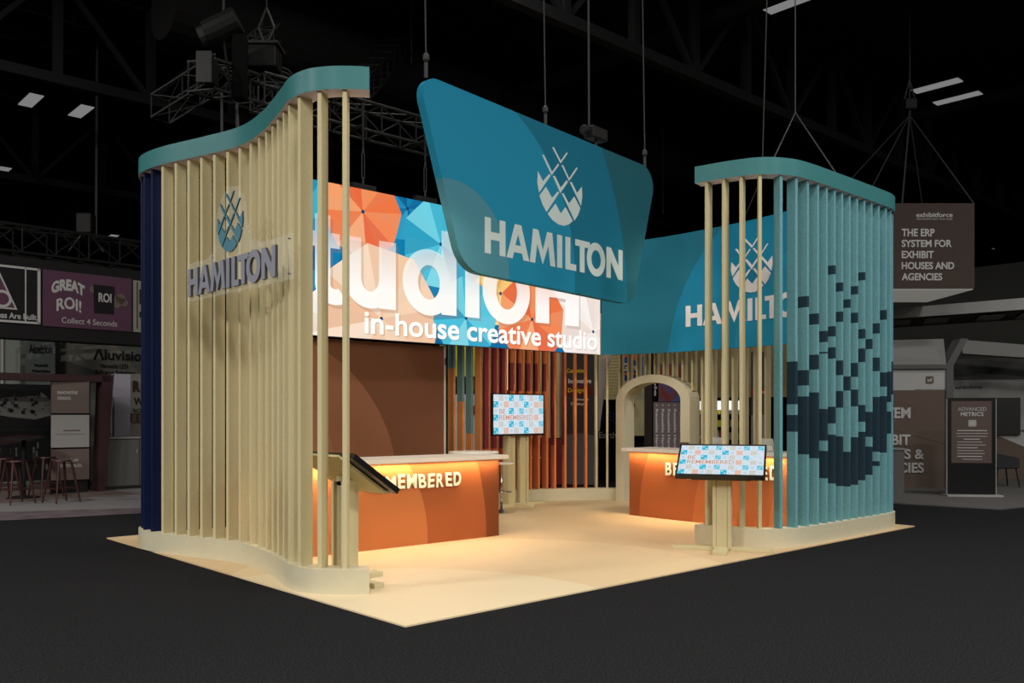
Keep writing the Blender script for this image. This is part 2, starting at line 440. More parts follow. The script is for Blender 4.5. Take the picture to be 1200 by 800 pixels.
def bands_for(k):
    T = 4.17
    if k < 3: c = (2.24, 1.70, 1.19)[k]; return [(.218, c, 2), (c, T, 1)], None
    if k == 3: return [(.218, T, 2)], None
    if k < 7: return [(.218, .93, 4), (.93, T, 3)], 5
    if k < 12: return [(.218, 1.895, 4), (1.895, 2.37, 3), (2.37, T, 4)], 5
    if k < 14: return [(.218, .97, 4), (.97, T, 3)], 5
    if k < 16: return [(.218, T, 5)], 5
    return [(.218, T, 0)], None
def near_s(x, y):
    i = cut_at(x, y); return BC.s[i]
off = 0.0
p0 = 0.0
SB = [1.044, 1.229, 1.414, 1.605, 1.784, 1.962, 2.138, 2.318, 2.484, 2.659, 2.81, 2.966, 3.11, 3.292, 3.472, 3.658, 3.838, 4.02]
for k, s in enumerate(SB):
    b, e = bands_for(k)
    xq = BC.at(s)[0][0]
    obj('slat', slat_mb(BC, s + p0, .218, 4.17, bands=b, edge=e, dep=.16 if k < 13 else .13, turn=min(1, max(0, (7.5-xq)/.8))), bm_, wb)
obj('slat', slat_mb(BC, SB[0]-.19, .218, 4.17, bands=[(.218,4.17,1)], edge=None), bm_, wb, label='grey-teal slat')
s = SB[-1] + p0 + .2
while s < BC.len - .1:
    p, T, n = BC.at(s)
    z0 = .218
    if 3.42 < p[1] < 4.97:                      # boards standing on the archway
        u = (p[1]-4.2)/.78; z0 = 1.72 + .44*math.sqrt(max(0, 1-u*u)) + .0
    obj('slat', slat_mb(BC, s, z0, 4.17), M['beige'], wb)
    s += .19

# archway through the rear wall
ya, yb, cy = 4.98, 3.42, 4.2
af = lambda u, v, t=0.0: Vector((8.03 - t, cy - u, v))      # u to the viewer's right
def arc_pts(hw, rise, spring, n=22): return [(hw*math.cos(PI*i/n), spring+rise*math.sin(PI*i/n)) for i in range(n+1)]
ow = 0.77; iw = 0.59
o_ = arc_pts(ow, .44, 1.72); i_ = arc_pts(iw, .31, 1.72)
mb = MB()
for k in range(22):
    mb.prism([o_[k], o_[k+1], i_[k+1], i_[k]], af, -.27, 0)
aw = thing('archway', 'cream arched doorway through the rear slat wall, left of the tilted kiosk screen', 'archway', (8.15, 4.2, Z0))
obj('arch', mb, M['base'], aw)
obj('jamb', MB().prism([(-ow,Z0),(-iw,Z0),(-iw,1.72),(-ow,1.72)], af, -.27, 0), M['base'], aw)
obj('jamb', MB().prism([(iw,Z0),(ow,Z0),(ow,1.72),(iw,1.72)], af, -.27, 0), M['base'], aw)

# ------------------------------------------------------------------ logo shapes
PINE = [[(-0.183,1.02),(-0.146,1.031),(0.007,0.88),(0.14,1.024),(0.166,1.016),(0.002,0.838)],
[(-0.399,0.87),(-0.363,0.881),(-0.185,0.687),(-0.052,0.829),(-0.028,0.813),(-0.195,0.639)],
[(0.022,0.821),(0.057,0.832),(0.196,0.677),(0.366,0.865),(0.392,0.853),(0.192,0.635)],
[(-0.166,0.634),(-0.121,0.647),(0.007,0.511),(0.14,0.642),(0.17,0.62),(-0.003,0.432)],
[(-0.486,0.639),(-0.382,0.522),(-0.243,0.65),(-0.214,0.63),(-0.462,0.355),(-0.5,0.484)],
[(0.212,0.622),(0.251,0.639),(0.38,0.508),(0.49,0.618),(0.5,0.475),(0.471,0.343)],
[(-0.315,0.462),(-0.183,0.335),(-0.06,0.448),(-0.028,0.432),(-0.304,0.124),(-0.392,0.212),(-0.453,0.318)],
[(0.027,0.435),(0.065,0.45),(0.192,0.329),(0.312,0.448),(0.456,0.307),(0.405,0.208),(0.32,0.112)],
[(-0.109,0.273),(0.007,0.159),(0.115,0.266),(0.281,0.1),(0.192,0.039),(0.077,0.0),(-0.048,0.001),(-0.17,0.035),(-0.28,0.103)]]
def pine(mb, fr, uc, v0, w, h, t0, t1, mi=0, side=None):
    for p in PINE: mb.prism([(uc+a*w, v0+b/1.031*h) for a, b in p], fr, t0, t1, mi, side)
    return mb
# HAMILTON in heavy geometric capitals; widths as fractions of the whole word
def hamilton(mb, fr, u0, u1, v0, v1, t0, t1, mi=0, side=None):
    Wd = u1-u0; H = v1-v0
    X = lambda a: u0+a*Wd
    Y = lambda b: v0+b*H
    P = lambda pts: mb.prism([(X(a), Y(b)) for a, b in pts], fr, t0, t1, mi, side)
    st = .037
    P([(0,0),(st,0),(st,.40),(.091,.40),(.091,0),(.128,0),(.128,1),(.091,1),(.091,.62),(st,.62),(st,1),(0,1)])
    a0, a1 = .135, .283; m = (a0+a1)/2
    P([(a0,0),(a0+.038,0),(m-.026,.19),(m-.018,.40),(m,.72),(m-.021,1),(m-.021,1)])
    P([(m-.026,.19),(m+.026,.19),(m+.018,.40),(m-.018,.40)])
    P([(a1,0),(a1-.038,0),(m+.026,.19),(m+.018,.40),(m,.72),(m-.021,1),(m+.021,1)])
    a0, a1 = .287, .465; m = (a0+a1)/2
    P([(a0,0),(a0+.036,0),(a0+.050,.58),(m,0.0),(m,.42),(a0+.058,1),(a0+.022,1)])
    P([(a1,0),(a1-.036,0),(a1-.050,.58),(m,0.0),(m,.42),(a1-.058,1),(a1-.022,1)])
    P([(.478,0),(.515,0),(.515,1),(.478,1)])
    P([(.539,0),(.620,0),(.620,.20),(.576,.20),(.576,1),(.539,1)])
    P([(.648,0),(.685,0),(.685,.80),(.727,.80),(.727,1),(.612,1),(.612,.80),(.648,.80)])
    c, rx, ry = .777, .075, .54; n = 28
    for k in range(n):
        A = 2*PI*k/n; B = 2*PI*(k+1)/n
        P([(c+rx*math.cos(A), .5+ry*math.sin(A)), (c+rx*math.cos(B), .5+ry*math.sin(B)),
           (c+(rx-.037)*math.cos(B), .5+(ry-.24)*math.sin(B)), (c+(rx-.037)*math.cos(A), .5+(ry-.24)*math.sin(A))])
    P([(.862,0),(.898,0),(.898,.55),(.962,0),(1,0),(1,1),(.964,1),(.964,.45),(.900,1),(.862,1)])
    return mb

# ------------------------------------------------------------------ raised sign on the left wall
sf = lambda u, v, t=0.0: Vector((-.04 - t, 3.552 - u, v))     # u runs to the viewer's right
sg = thing('mounted_sign', 'clear acrylic sign on the curved cream slats with raised grey HAMILTON letters and pineapple emblem', 'sign', sf(.9, 2.63))
pl = [(-.08,2.61),(2.04,2.61),(2.04,2.99),(1.45,2.99)]
for k in range(9): t = k/8; pl.append((1.45-.30*t, 2.99+.22*t**1.8))
for k in range(1, 14):
    a = -.1*PI + k*(1.2*PI)/14; pl.append((.895+.30*math.cos(a), 3.28+.30*math.sin(a)))
for k in range(9): t = 1-k/8; pl.append((.34+.30*(1-t)*1.0-.30+(.0), 2.99+.22*t**1.8)) if k else None
pl += [(-.08,2.99)]
# tidy outline: strip, bell and egg
pl = [(-.08,2.61),(2.04,2.61),(2.04,2.99),(1.5,2.99),(1.35,3.03),(1.25,3.12),(1.2,3.22)]
for k in range(15):
    a = -.06*PI + 1.12*PI*k/14; pl.append((.895+.31*math.cos(a), 3.27+.32*math.sin(a)))
pl += [(.58,3.12),(.50,3.03),(.36,2.99),(-.08,2.99)]
obj('acrylic_plate', MB().prism(pl, sf, -.006, 0.0), M['acrylic'], sg, label='clear acrylic backing plate')
obj('emblem', pine(MB(), sf, .895, 2.985, .53, .55, .002, .014, 0, 1), [M['pine_teal'], M['pine_side']], sg, label='blue-teal pineapple emblem')
obj('lettering', hamilton(MB(), sf, 0, 1.788, 2.655, 2.925, .002, .028, 0, 1), [M['grey_metal'], M['grey_metal_side']], sg, label='grey raised letters reading HAMILTON')
for (u, v) in ((.02,2.66),(1.98,2.66),(1.98,2.95)):
    obj('standoff', MB().tube(sf(u,v,.008), sf(u,v,-.012), .008, 10), M['chrome'], sg)

# ------------------------------------------------------------------ hanging trapezoid sign
A_ = Vector((1.954, 2.3425, 0)); B_ = Vector((6.427, 2.8407, 0)); du = (B_-A_).normalized(); nn = Vector((du.y, -du.x, 0))
hf = lambda u, v, t=0.0: A_ + du*u + nn*t + Vector((0,0,v))
def rpoly(pts, rads, n=8):
    out = []
    for i, p in enumerate(pts):
        p = Vector(p); a = (Vector(pts[i-1])-p).normalized(); b = (Vector(pts[(i+1)%len(pts)])-p).normalized()
        ang = a.angle(b); r = rads[i]; L = r/math.tan(ang/2); c = p+(a+b).normalized()*(r/math.sin(ang/2))
        s = p+a*L; e = p+b*L; v0 = s-c; v1 = e-c; sg_ = 1 if v0.x*v1.y-v0.y*v1.x > 0 else -1; tot = v0.angle(v1)
        for k in range(n+1):
            t = sg_*tot*k/n; out.append((c.x+v0.x*math.cos(t)-v0.y*math.sin(t), c.y+v0.x*math.sin(t)+v0.y*math.cos(t)))
    return out
trap = rpoly([(-.12,5.04),(4.52,4.97),(3.90,3.00),(.56,3.07)], [.2,.28,.28,.4])
C1 = circ3((1.42,5.015),(2.357,4.125),(2.572,3.015)); C2 = circ3((3.157,4.991),(3.536,4.216),(3.751,3.277)); C3 = circ3((.364,4.025),(1.033,3.786),(1.314,3.075))
hm = arc_mat('teal_blue_sign_print', rgb(34,92,104), [(*C2, rgb(26,108,134)), (*C1, rgb(32,132,166)), (*C3, rgb(74,134,150))], tuple(du), tuple(A_), rough=.7, spec=.1)
hs = thing('hanging_sign', 'large blue rounded trapezoid sign hung above the booth, printed HAMILTON with a pineapple', 'hanging sign', hf(2.2, 3.0))
obj('sign_body', MB().prism(trap, hf, -.10, 0, 0, 0), hm, hs, bevel=.02)
obj('emblem', pine(MB(), hf, 2.281, 3.837, .904, .932, .001, .0025), M['sign_letter'], hs, label='pale pineapple print')
obj('lettering', hamilton(MB(), hf, .903, 3.647, 3.305, 3.71, .001, .0025), M['sign_letter'], hs, label='pale letters reading HAMILTON')

# ------------------------------------------------------------------ curved banner over the right counter
NC = Curve([(7.43,4.775),(7.68,4.42),(7.79,4.0),(7.83,3.3),(7.79,2.4),(7.68,1.7),(7.5,1.05),(7.2,.55)], 1)
def s_of_y(y):
    i = min(range(len(NC.c)), key=lambda k: abs(NC.c[k][1]-y))
    j = i+1 if i+1 < len(NC.c) and NC.c[i][1] > y else i-1
    a, b = (i, j) if i < j else (j, i); t = (NC.c[a][1]-y)/(NC.c[a][1]-NC.c[b][1]); return NC.s[a]+t*(NC.s[b]-NC.s[a])
def nf(u, v, t=0.0):          # u = arc length along the banner, t towards the booth
    p, T, n = NC.at(u); return Vector((p[0]+n[0]*t, p[1]+n[1]*t, v))
mb = MB(); NC.ribbon(mb, -.05, 0, 2.49, 4.35)
CB = circ3((2.649,4.341),(3.298,3.654),(3.667,2.662)); CB2 = circ3((2.45,2.5),(1.8,3.6),(.9,3.9))
bmat = arc_mat('teal_banner_print', rgb(36,112,134), [(*CB, rgb(30,130,166)), (*CB2, rgb(38,142,178))], (0,1,0), (0,0,0), rough=.7, spec=.1)
bn = thing('curved_banner', 'teal curved fabric banner above the right counter, printed HAMILTON behind the cream slats', 'banner', (7.7, 3.0, 2.49))
obj('fabric', mb, bmat, bn)
ws = M['sign_letter']; M['ban_letter'] = mat('white_print', rgb(232,230,230), .6)
u0 = s_of_y(3.355)
sgn = NC.at(1.5)[2][0]
nfi = (lambda u, v, t=0.0: nf(u, v, t)) if sgn < 0 else (lambda u, v, t=0.0: nf(u, v, -t-.0))
def nfo(u, v, t=0.0):
    p, T, n = NC.at(u); k = 1 if n[0] < 0 else -1
    b = .0 if n[0] < 0 else 0.0
    return Vector((p[0]+n[0]*k*t, p[1]+n[1]*k*t, v))
BT = .0 if sgn < 0 else .05
if sgn > 0: BT = .05
obj('lettering', hamilton(MB(), nfo, u0, u0+2.42, 2.872, 3.20, BT+.002, BT+.008), M['ban_letter'], bn, label='white letters reading HAMILTON')
obj('emblem', pine(MB(), nfo, s_of_y(2.12), 3.285, .78, .80, BT+.002, BT+.008), M['ban_letter'], bn, label='white pineapple print')

# ------------------------------------------------------------------ LED wall
lf = lambda u, v, t=0.0: Vector((u, 4.80 - t, v))
LX0, LX1, LZ0, LZ1 = 1.42, 7.42, 2.49, 4.44
lw = thing('video_wall', 'huge bright video wall reading studioH in-house creative studio over colourful umbrellas', 'video wall', (4.4, 4.86, LZ0))
obj('cabinet', MB().bx(LX0, LX1, 4.80, 4.90, LZ0, LZ1), M['black'], lw)
def clip(poly, x0, x1, y0, y1):
    def cl(pl, ins, inter):
        out = []
        for i in range(len(pl)):
            a, b = pl[i-1], pl[i]
            if ins(b):
                if not ins(a): out.append(inter(a, b))
                out.append(b)
            elif ins(a): out.append(inter(a, b))
        return out
    def ix(x): return lambda a, b: (x, a[1]+(b[1]-a[1])*(x-a[0])/(b[0]-a[0]))
    def iy(y): return lambda a, b: (a[0]+(b[0]-a[0])*(y-a[1])/(b[1]-a[1]), y)
    for ins, it in ((lambda p: p[0] >= x0, ix(x0)), (lambda p: p[0] <= x1, ix(x1)), (lambda p: p[1] >= y0, iy(y0)), (lambda p: p[1] <= y1, iy(y1))):
        poly = cl(poly, ins, it)
        if len(poly) < 3: return []
    return poly
LE = 1.0
led_cols = {}; led_mats = []
def lc(r, g, b):
    k = (int(r), int(g), int(b))
    if k not in led_cols:
        led_cols[k] = len(led_mats); led_mats.append(emat('screen_colour', rgb(*k), LE))
    return led_cols[k]
mb = MB()
def facet(poly, t, c):
    p = clip(poly, LX0, LX1, LZ0, LZ1)
    if len(p) > 2:
        a = sum(p[i][0]*p[(i+1)%len(p)][1]-p[(i+1)%len(p)][0]*p[i][1] for i in range(len(p)))
        if a < 0: p = p[::-1]
        mb.add([lf(u, v, t) for u, v in p], [list(range(len(p)))], c)
facet([(LX0,LZ0),(LX1,LZ0),(LX1,LZ1),(LX0,LZ1)], .001, lc(20,110,160))
BLUE = [(10,96,150),(16,130,178),(8,78,130),(30,150,196),(12,110,165),(60,180,214),(10,88,142),(24,140,188)]
CYAN = [(92,206,228),(50,178,208),(130,222,236),(24,140,180),(70,194,220),(160,232,242),(34,158,196),(110,212,232)]
TEAL = [(60,186,212),(20,140,178),(12,112,156),(38,164,198),(110,210,226),(24,150,188),(84,200,220),(16,126,168)]
ORAN = [(238,110,58),(246,150,92),(232,88,48),(250,176,120),(240,122,74),(252,196,150),(228,92,60),(246,140,88)]
PEAC = [(250,214,182),(244,196,158),(252,228,204),(240,184,146),(254,236,218),(246,206,172),(250,220,190),(242,192,156)]
WHIT = [(250,240,232),(240,224,214),(255,250,246),(236,216,204),(250,242,236),(244,230,222),(252,246,240),(238,220,210)]
YELL = [(252,206,120),(250,186,96),(254,222,150),(246,170,84),(252,212,132),(255,230,170),(248,192,104),(250,200,116)]
umb = [  # cx, cz, radius, rotation, palette
 (1.8,3.9,1.0,.2,TEAL),(1.7,2.9,.8,.6,PEAC),(3.5,4.30,.95,.1,BLUE),(2.35,3.22,.62,.5,BLUE),(5.1,4.4,.9,.3,BLUE),(6.4,4.3,.9,.0,ORAN),(7.2,3.9,.8,.4,BLUE),
 (4.75,3.5,.55,.4,BLUE),(2.35,2.62,.55,.3,WHIT),(3.9,2.75,.62,.2,BLUE),(3.35,3.35,.55,.5,BLUE),
 (5.2,3.30,.50,.5,YELL),(6.6,3.3,.7,.2,WHIT),(4.07,3.888,.66,.35,CYAN),(2.78,4.146,.62,.1,ORAN),
 (3.07,2.768,1.0,.22,PEAC),(7.25,2.86,.82,.3,WHIT),(4.53,2.885,.60,.12,CYAN),(5.85,2.96,.72,.28,ORAN)]
for k, (cx, cz, r, rot, pal) in enumerate(umb):
    mean = [sum(c[j] for c in pal)/8 for j in range(3)]; pal = [tuple(c[j]*.6+mean[j]*.4 for j in range(3)) for c in pal]
    t = .0015 + k*.0006
    for i in range(8):
        a0 = rot+2*PI*i/8; a1 = rot+2*PI*(i+1)/8; am = (a0+a1)/2
        P0 = (cx+r*math.cos(a0), cz+r*math.sin(a0)); P1 = (cx+r*math.cos(a1), cz+r*math.sin(a1)); Pm = (cx+.93*r*math.cos(am), cz+.93*r*math.sin(am))
        c0 = pal[i]; c1 = tuple(min(255, x*.93+12) for x in pal[i])
        facet([(cx,cz), P0, Pm], t, lc(*c0)); facet([(cx,cz), Pm, P1], t, lc(*c1))
    facet([(cx+.028*math.cos(a), cz+.028*math.sin(a)) for a in [2*PI*q/8 for q in range(8)]], t+.0003, lc(26,70,110))
obj('screen_picture', mb, led_mats, lw, label='lit picture of overlapping orange, blue and cream umbrellas')
def glow(name, a, s):
    m = bpy.data.materials.new(name); m.use_nodes = True; nt = m.node_tree; nt.nodes.clear()
    e = nt.nodes.new('ShaderNodeEmission'); e.inputs[0].default_value = (1, .97, .93, 1); e.inputs[1].default_value = s
    tr = nt.nodes.new('ShaderNodeBsdfTransparent'); mx = nt.nodes.new('ShaderNodeMixShader'); mx.inputs[0].default_value = a
    o = nt.nodes.new('ShaderNodeOutputMaterial')
    nt.links.new(tr.outputs[0], mx.inputs[1]); nt.links.new(e.outputs[0], mx.inputs[2]); nt.links.new(mx.outputs[0], o.inputs[0]); return m
def shade(name, a):
    m = bpy.data.materials.new(name); m.use_nodes = True; nt = m.node_tree; nt.nodes.clear()
    e = nt.nodes.new('ShaderNodeEmission'); e.inputs[0].default_value = (.25, .12, .08, 1); e.inputs[1].default_value = 1
    tr = nt.nodes.new('ShaderNodeBsdfTransparent'); mx = nt.nodes.new('ShaderNodeMixShader'); mx.inputs[0].default_value = a
    o = nt.nodes.new('ShaderNodeOutputMaterial')
    nt.links.new(tr.outputs[0], mx.inputs[1]); nt.links.new(e.outputs[0], mx.inputs[2]); nt.links.new(mx.outputs[0], o.inputs[0]); return m
def tinted(name, z0, z1, a0, a1, s, col=(1, .97, .93, 1)):
    """screen lettering: the picture's tint shows through more towards the top of the letters, as in the artwork"""
    m = bpy.data.materials.new(name); m.use_nodes = True; nt = m.node_tree; nt.nodes.clear()
    g = nt.nodes.new('ShaderNodeNewGeometry'); sx = nt.nodes.new('ShaderNodeSeparateXYZ'); nt.links.new(g.outputs['Position'], sx.inputs[0])
    r = nt.nodes.new('ShaderNodeMapRange'); r.inputs[1].default_value = z0; r.inputs[2].default_value = z1; r.inputs[3].default_value = a0; r.inputs[4].default_value = a1
    nt.links.new(sx.outputs[2], r.inputs[0])
    e = nt.nodes.new('ShaderNodeEmission'); e.inputs[0].default_value = col; e.inputs[1].default_value = s
    tr = nt.nodes.new('ShaderNodeBsdfTransparent'); mx = nt.nodes.new('ShaderNodeMixShader'); nt.links.new(r.outputs[0], mx.inputs[0])
    o = nt.nodes.new('ShaderNodeOutputMaterial')
    nt.links.new(tr.outputs[0], mx.inputs[1]); nt.links.new(e.outputs[0], mx.inputs[2]); nt.links.new(mx.outputs[0], o.inputs[0]); return m
tb = MB(); ts = MB()
def word(mb, o, dz, t):
    b = 2.90+dz; xh = 3.80+dz
    def put(p, x0=0, x1=9):
        p = clip(p, x0, x1, 0, 9)
        if len(p) > 2: mb.add([lf(*q, t) for q in p], [list(range(len(p)))])
    def q(u0, u1, v0, v1): put([(u0+o,v0),(u1+o,v0),(u1+o,v1),(u0+o,v1)])
    def arc(c, v, rx, ry, w, wy, a0, a1, x0=0, x1=9, n=44):
        c += o
        for k in range(n):
            A = a0+(a1-a0)*k/n; B = a0+(a1-a0)*(k+1)/n
            put([(c+rx*math.cos(A),v+ry*math.sin(A)),(c+rx*math.cos(B),v+ry*math.sin(B)),(c+(rx-w)*math.cos(B),v+(ry-wy)*math.sin(B)),(c+(rx-w)*math.cos(A),v+(ry-wy)*math.sin(A))], x0+o if x0 else 0, x1+o if x1 < 9 else 9)
    text(mb, 's', lf, 1.50+o, 1.96+o, b, xh, t, t+.0001, bold=.03)
    q(2.07,2.29,b+.25,xh+.22); q(2.0,2.07,xh-.19,xh); q(2.29,2.43,xh-.19,xh); arc(2.36,b+.25,.29,.26,.22,.20,PI,1.72*PI)
    q(2.48,2.75,b+.40,xh); q(3.03,3.30,b,xh); arc(2.89,b+.40,.41,.41,.27,.22,PI,2*PI,0,3.03)
    arc(3.86,b+.43,.45,.46,.26,.22,0,2*PI,0,4.08); q(4.08,4.35,b,xh+.28)
    q(4.51,4.78,b,xh); arc(4.645,xh+.22,.15,.15,.149,.149,0,2*PI)
    arc(5.32,b+.44,.48,.49,.27,.22,0,2*PI)
    q(5.92,6.22,b+.02,xh+.28); q(6.58,6.90,b+.02,xh+.28); q(6.22,6.58,b+.44,b+.68)
word(tb, 0, 0, .0155); word(ts, .04, -.045, .0150)
obj('title_shadow', ts, shade('screen_letter_drop_shadow', .28), lw, label='drop shadow in the picture under the screen letters')
obj('title_lettering', tb, tinted('pale_screen_letters', 3.15, 3.85, .92, .34, 1.05), lw, label='pale screen letters studioH')
ss = MB(); text(ss, 'in-house creative studio', lf, 2.82, 7.355, 2.540, 2.845, .0152, .0153, bold=.02)
obj('subtitle_shadow', ss, shade('screen_small_drop_shadow', .35), lw, label='drop shadow in the picture under the small screen letters')
tm = MB(); text(tm, 'in-house creative studio', lf, 2.80, 7.34, 2.555, 2.86, .0158, .016, bold=.02)
gm2 = glow('white_screen_letters', .92, 1.1)
obj('subtitle_lettering', tm, gm2, lw, label='white screen letters in-house creative studio')

# box trusses, chains and motors over the booth
def box_truss(a, b, w=.38, r=.022, m=None, step=.55):
    a = Vector(a); b = Vector(b); d = (b-a).normalized(); L = (b-a).length
    s = d.cross(Vector((0,0,1))).normalized()*w/2; u = Vector((0,0,w/2))
    cs = [s+u, s-u, -s-u, -s+u]; mb = MB()
    for c in cs: mb.tube(a+c, b+c, r, 6)
    n = max(1, int(L/step))
    for i in range(n):
        p = a+d*(L*i/n); q = a+d*(L*(i+1)/n)
        for k in range(4):
            mb.tube(p+cs[k], q+cs[(k+1)%4], r*.55, 5); mb.tube(p+cs[k], p+cs[(k+1)%4], r*.55, 4)
    return mb
t = tag(obj('lighting_truss', box_truss((1.5,5.2,5.5),(8.4,5.2,5.5)), M['truss']), 'black box truss running above the top edge of the bright video wall', 'truss')
for x, lab in ((2.83,'black chain and turnbuckle holding the video wall, nearest the left slat wall'),(3.85,'black chain and turnbuckle holding the video wall, beside the hanging blue sign'),(6.6,'black chain and turnbuckle holding the video wall, hidden end near the banner')):
    t = thing('rigging_chain', lab, 'rigging', (x, 5.0, 4.44))
    mb = MB()
    for k in range(10):
        z = 4.98+k*.035
        mb.tube((x-.012,4.86,z),(x+.012,4.86,z+.04),.008,5).tube((x+.012,4.86,z),(x-.012,4.86,z+.04),.008,5)
    obj('chain', mb, M['truss_lit'], t)
    obj('turnbuckle', MB().tube((x-.02,4.86,4.6),(x-.02,4.86,4.94),.008,5).tube((x+.02,4.86,4.6),(x+.02,4.86,4.94),.008,5).tube((x,4.86,4.5),(x,4.86,4.62),.014,6).tube((x,4.86,4.93),(x,4.86,5.0),.014,6), M['truss_lit'], t)
    obj('hanging_bar', MB().bx(x-.18,x+.18,4.82,4.9,4.44,4.52), M['truss'], t)
    obj('sling', MB().tube((x,4.86,5.3),(x,5.2,5.3),.03,6).tube((x,4.86,5.3),(x,4.86,5.6),.02,6), M['truss'], t)

def cable(pts, lab, r=.009, name='suspension_cable'):
    return tag(obj(name, MB().path(pts, r, 5), M['cable']), lab, 'cable')
def shackle(mb, p):
    return mb.tube(p, Vector(p)+Vector((0,0,.16)), .022, 6).lathe(Vector(p)+Vector((0,0,.16)), [(.0,.0),(.035,.03),(.035,.08),(.0,.12)], 8)
for u, lab in ((.05,'cable holding the top left corner of the hanging blue sign'),(2.05,'cable holding the middle of the hanging blue sign top edge'),(4.28,'cable holding the top right corner of the hanging blue sign')):
    p = hf(u, 5.03-.015*u, -.05); mb = MB(); shackle(mb, p); mb.path([p+Vector((0,0,.2)), Vector((p.x-.05, p.y+.05, 10.2))], .009, 5)
    tag(obj('suspension_cable', mb, M['cable']), lab, 'cable')
p = hf(3.1, 4.99, -.05)
ch = thing('chain_hoist', 'small black chain hoist sitting behind the top edge of the hanging blue sign', 'hoist', p)
obj('motor', MB().box(p+Vector((0,0,.17)), (.34,.16,.16), ex=du, ey=nn).tube(p+du*-.2+Vector((0,0,.17)), p+du*-.28+Vector((0,0,.17)), .07, 10), M['truss'], ch, bevel=.02)
obj('chain', MB().path([p+du*-.15+Vector((0,0,.25)), p+du*-.18+Vector((0,0,5.2))], .014, 5), M['cable'], ch)
obj('hook', MB().tube(p, p+Vector((0,0,.1)), .02, 6), M['truss_lit'], ch)
p = nf(s_of_y(2.3), 4.35); cable([p, W(893, 12.4, Zh(208,12.4)), W(905,12.2,9.8)], 'thin cable from the curved banner top, seen between cream slats', .008)
# lines over the right tower
c0 = Vector((5.6,.5,0)); apex = W(932, 11.2, Zh(132, 11.2))
cable([W(905,10.1,4.36), apex, W(981.5,10.7,4.36)], 'inverted V wire rope attached to the teal tower header', .008)
cable([apex, apex+Vector((0,0,5.5))], 'vertical wire rope above the teal slat tower', .008)
# hoist cluster at upper left
def cluster():
    d = 13.0
    a = W(188, d+.6, Zh(128, d+.6)); b = W(262, d, Zh(82, d))
    tag(obj('lighting_truss', box_truss(a, b, .34, .02), M['truss_lit']), 'short end of grey truss poking left out of the hoist cluster', 'truss')
    a = W(236, d-.4, Zh(88, d-.4)); b = W(352, d+2.4, Zh(125, d+2.4))
    tag(obj('lighting_truss', box_truss(a, b, .42, .025), M['truss_lit']), 'grey truss running from the hoist cluster behind the curved teal header', 'truss')
    a = W(292, d+1, Zh(62, d+1)); b = W(318, d+2.5, Zh(38, d+2.5))
    tag(obj('lighting_truss', box_truss(a, b, .3, .018), M['truss_lit']), 'small truss section above the black cable box at upper left', 'truss')
    c = W(262, d, Zh(30, d))
    t = thing('chain_hoist', 'big black barrel hoist motor in front of the brightest ceiling light at upper left', 'hoist', c)
    obj('motor', MB().tube(c+RT*-.24+Vector((0,0,-.14)), c+RT*.22+Vector((0,0,.08)), .2, 16), M['truss'], t, bevel=.02)
    obj('end_cap', MB().tube(c+RT*-.33+Vector((0,0,-.18)), c+RT*-.24+Vector((0,0,-.14)), .15, 14), M['truss_lit'], t)
    obj('chain', MB().path([c+Vector((0,0,-.2)), c+RT*.12+Vector((0,0,-1.0))], .02, 5), M['truss'], t)
    obj('chain_bag', MB().box(c+RT*.24+Vector((0,0,-.62)), (.2,.2,.95), ex=RT, ey=FW), M['matte_black'], t, bevel=.04)
    obj('hook', MB().tube(c+Vector((0,0,.16)), c+Vector((0,0,.42)), .02, 6), M['truss_lit'], t)
    c = W(246, d-.5, Zh(84, d-.5))
    t = thing('cable_box', 'black open equipment box clamped on the truss at upper left, near its short end', 'equipment box', c)
    obj('case', MB().box(c, (.16,.34,.38), ex=RT, ey=FW), M['truss'], t, bevel=.03)
    obj('frame', MB().box(c+RT*-.02+FW*-.18, (.22,.03,.44), ex=RT, ey=FW), M['truss_lit'], t, bevel=.01)
    c = W(311, d+.8, Zh(70, d+.8))
    t = thing('cable_box', 'black lidded equipment box on the truss just left of the curved teal header', 'equipment box', c)
    obj('case', MB().box(c, (.42,.4,.34), ex=RT, ey=FW), M['truss'], t, bevel=.02)
    obj('lid', MB().box(c+Vector((0,0,.19)), (.5,.46,.04), ex=RT, ey=FW), M['truss_lit'], t)
    obj('shackle', MB().path([c+Vector((0,0,.2)), c+RT*-.1+Vector((0,0,.5)), c+RT*.02+Vector((0,0,.8)), c+RT*.14+Vector((0,0,.5)), c+Vector((0,0,.2))], .02, 5).tube(c+RT*.02+Vector((0,0,.8)), c+RT*.02+Vector((0,0,2.5)), .012, 5), M['truss_lit'], t)
    for k in range(3):
        p0 = W(322, d+.9, Zh(76+k*4, d+.9)); p1 = W(338, d+1.2, Zh(82+k*5, d+1.2)); p2 = W(352, d+1.4, Zh(100+k*5, d+1.4))
        cable([p0, p1, p2], ('upper','middle','lower')[k]+' of three drooping cables beside the curved teal header', .014, 'power_cable')
    cable([W(260, d, Zh(108, d)), W(260, d, Zh(170, d))], 'thin grey pole hanging below the hoist cluster at upper left', .02, 'hanging_pole')
    cable([W(276, d+.4, Zh(100, d+.4)), W(279, d+.4, Zh(158, d+.4))], 'dark chain hanging below the hoist cluster to the teal header', .03, 'rigging_chain')
cluster()
cable([W(114, 20, Zh(42, 20)), W(112.5, 20, Zh(279, 20))], 'long thin grey pole hanging at far left of the hall', .03, 'hanging_pole')
tag(obj('lighting_truss', box_truss(W(172, 20, Zh(-6, 20)), W(58, 25, Zh(96, 25)), .6, .035), M['truss']), 'dark truss rising steeply at the upper left corner of the picture', 'truss')
tag(obj('roof_beam', MB().tube(W(-20, 30, Zh(174, 30)), W(166, 36, Zh(207, 36)), .12, 6), M['truss_lit']), 'pale grey pipe crossing the dark hall at far left', 'beam')
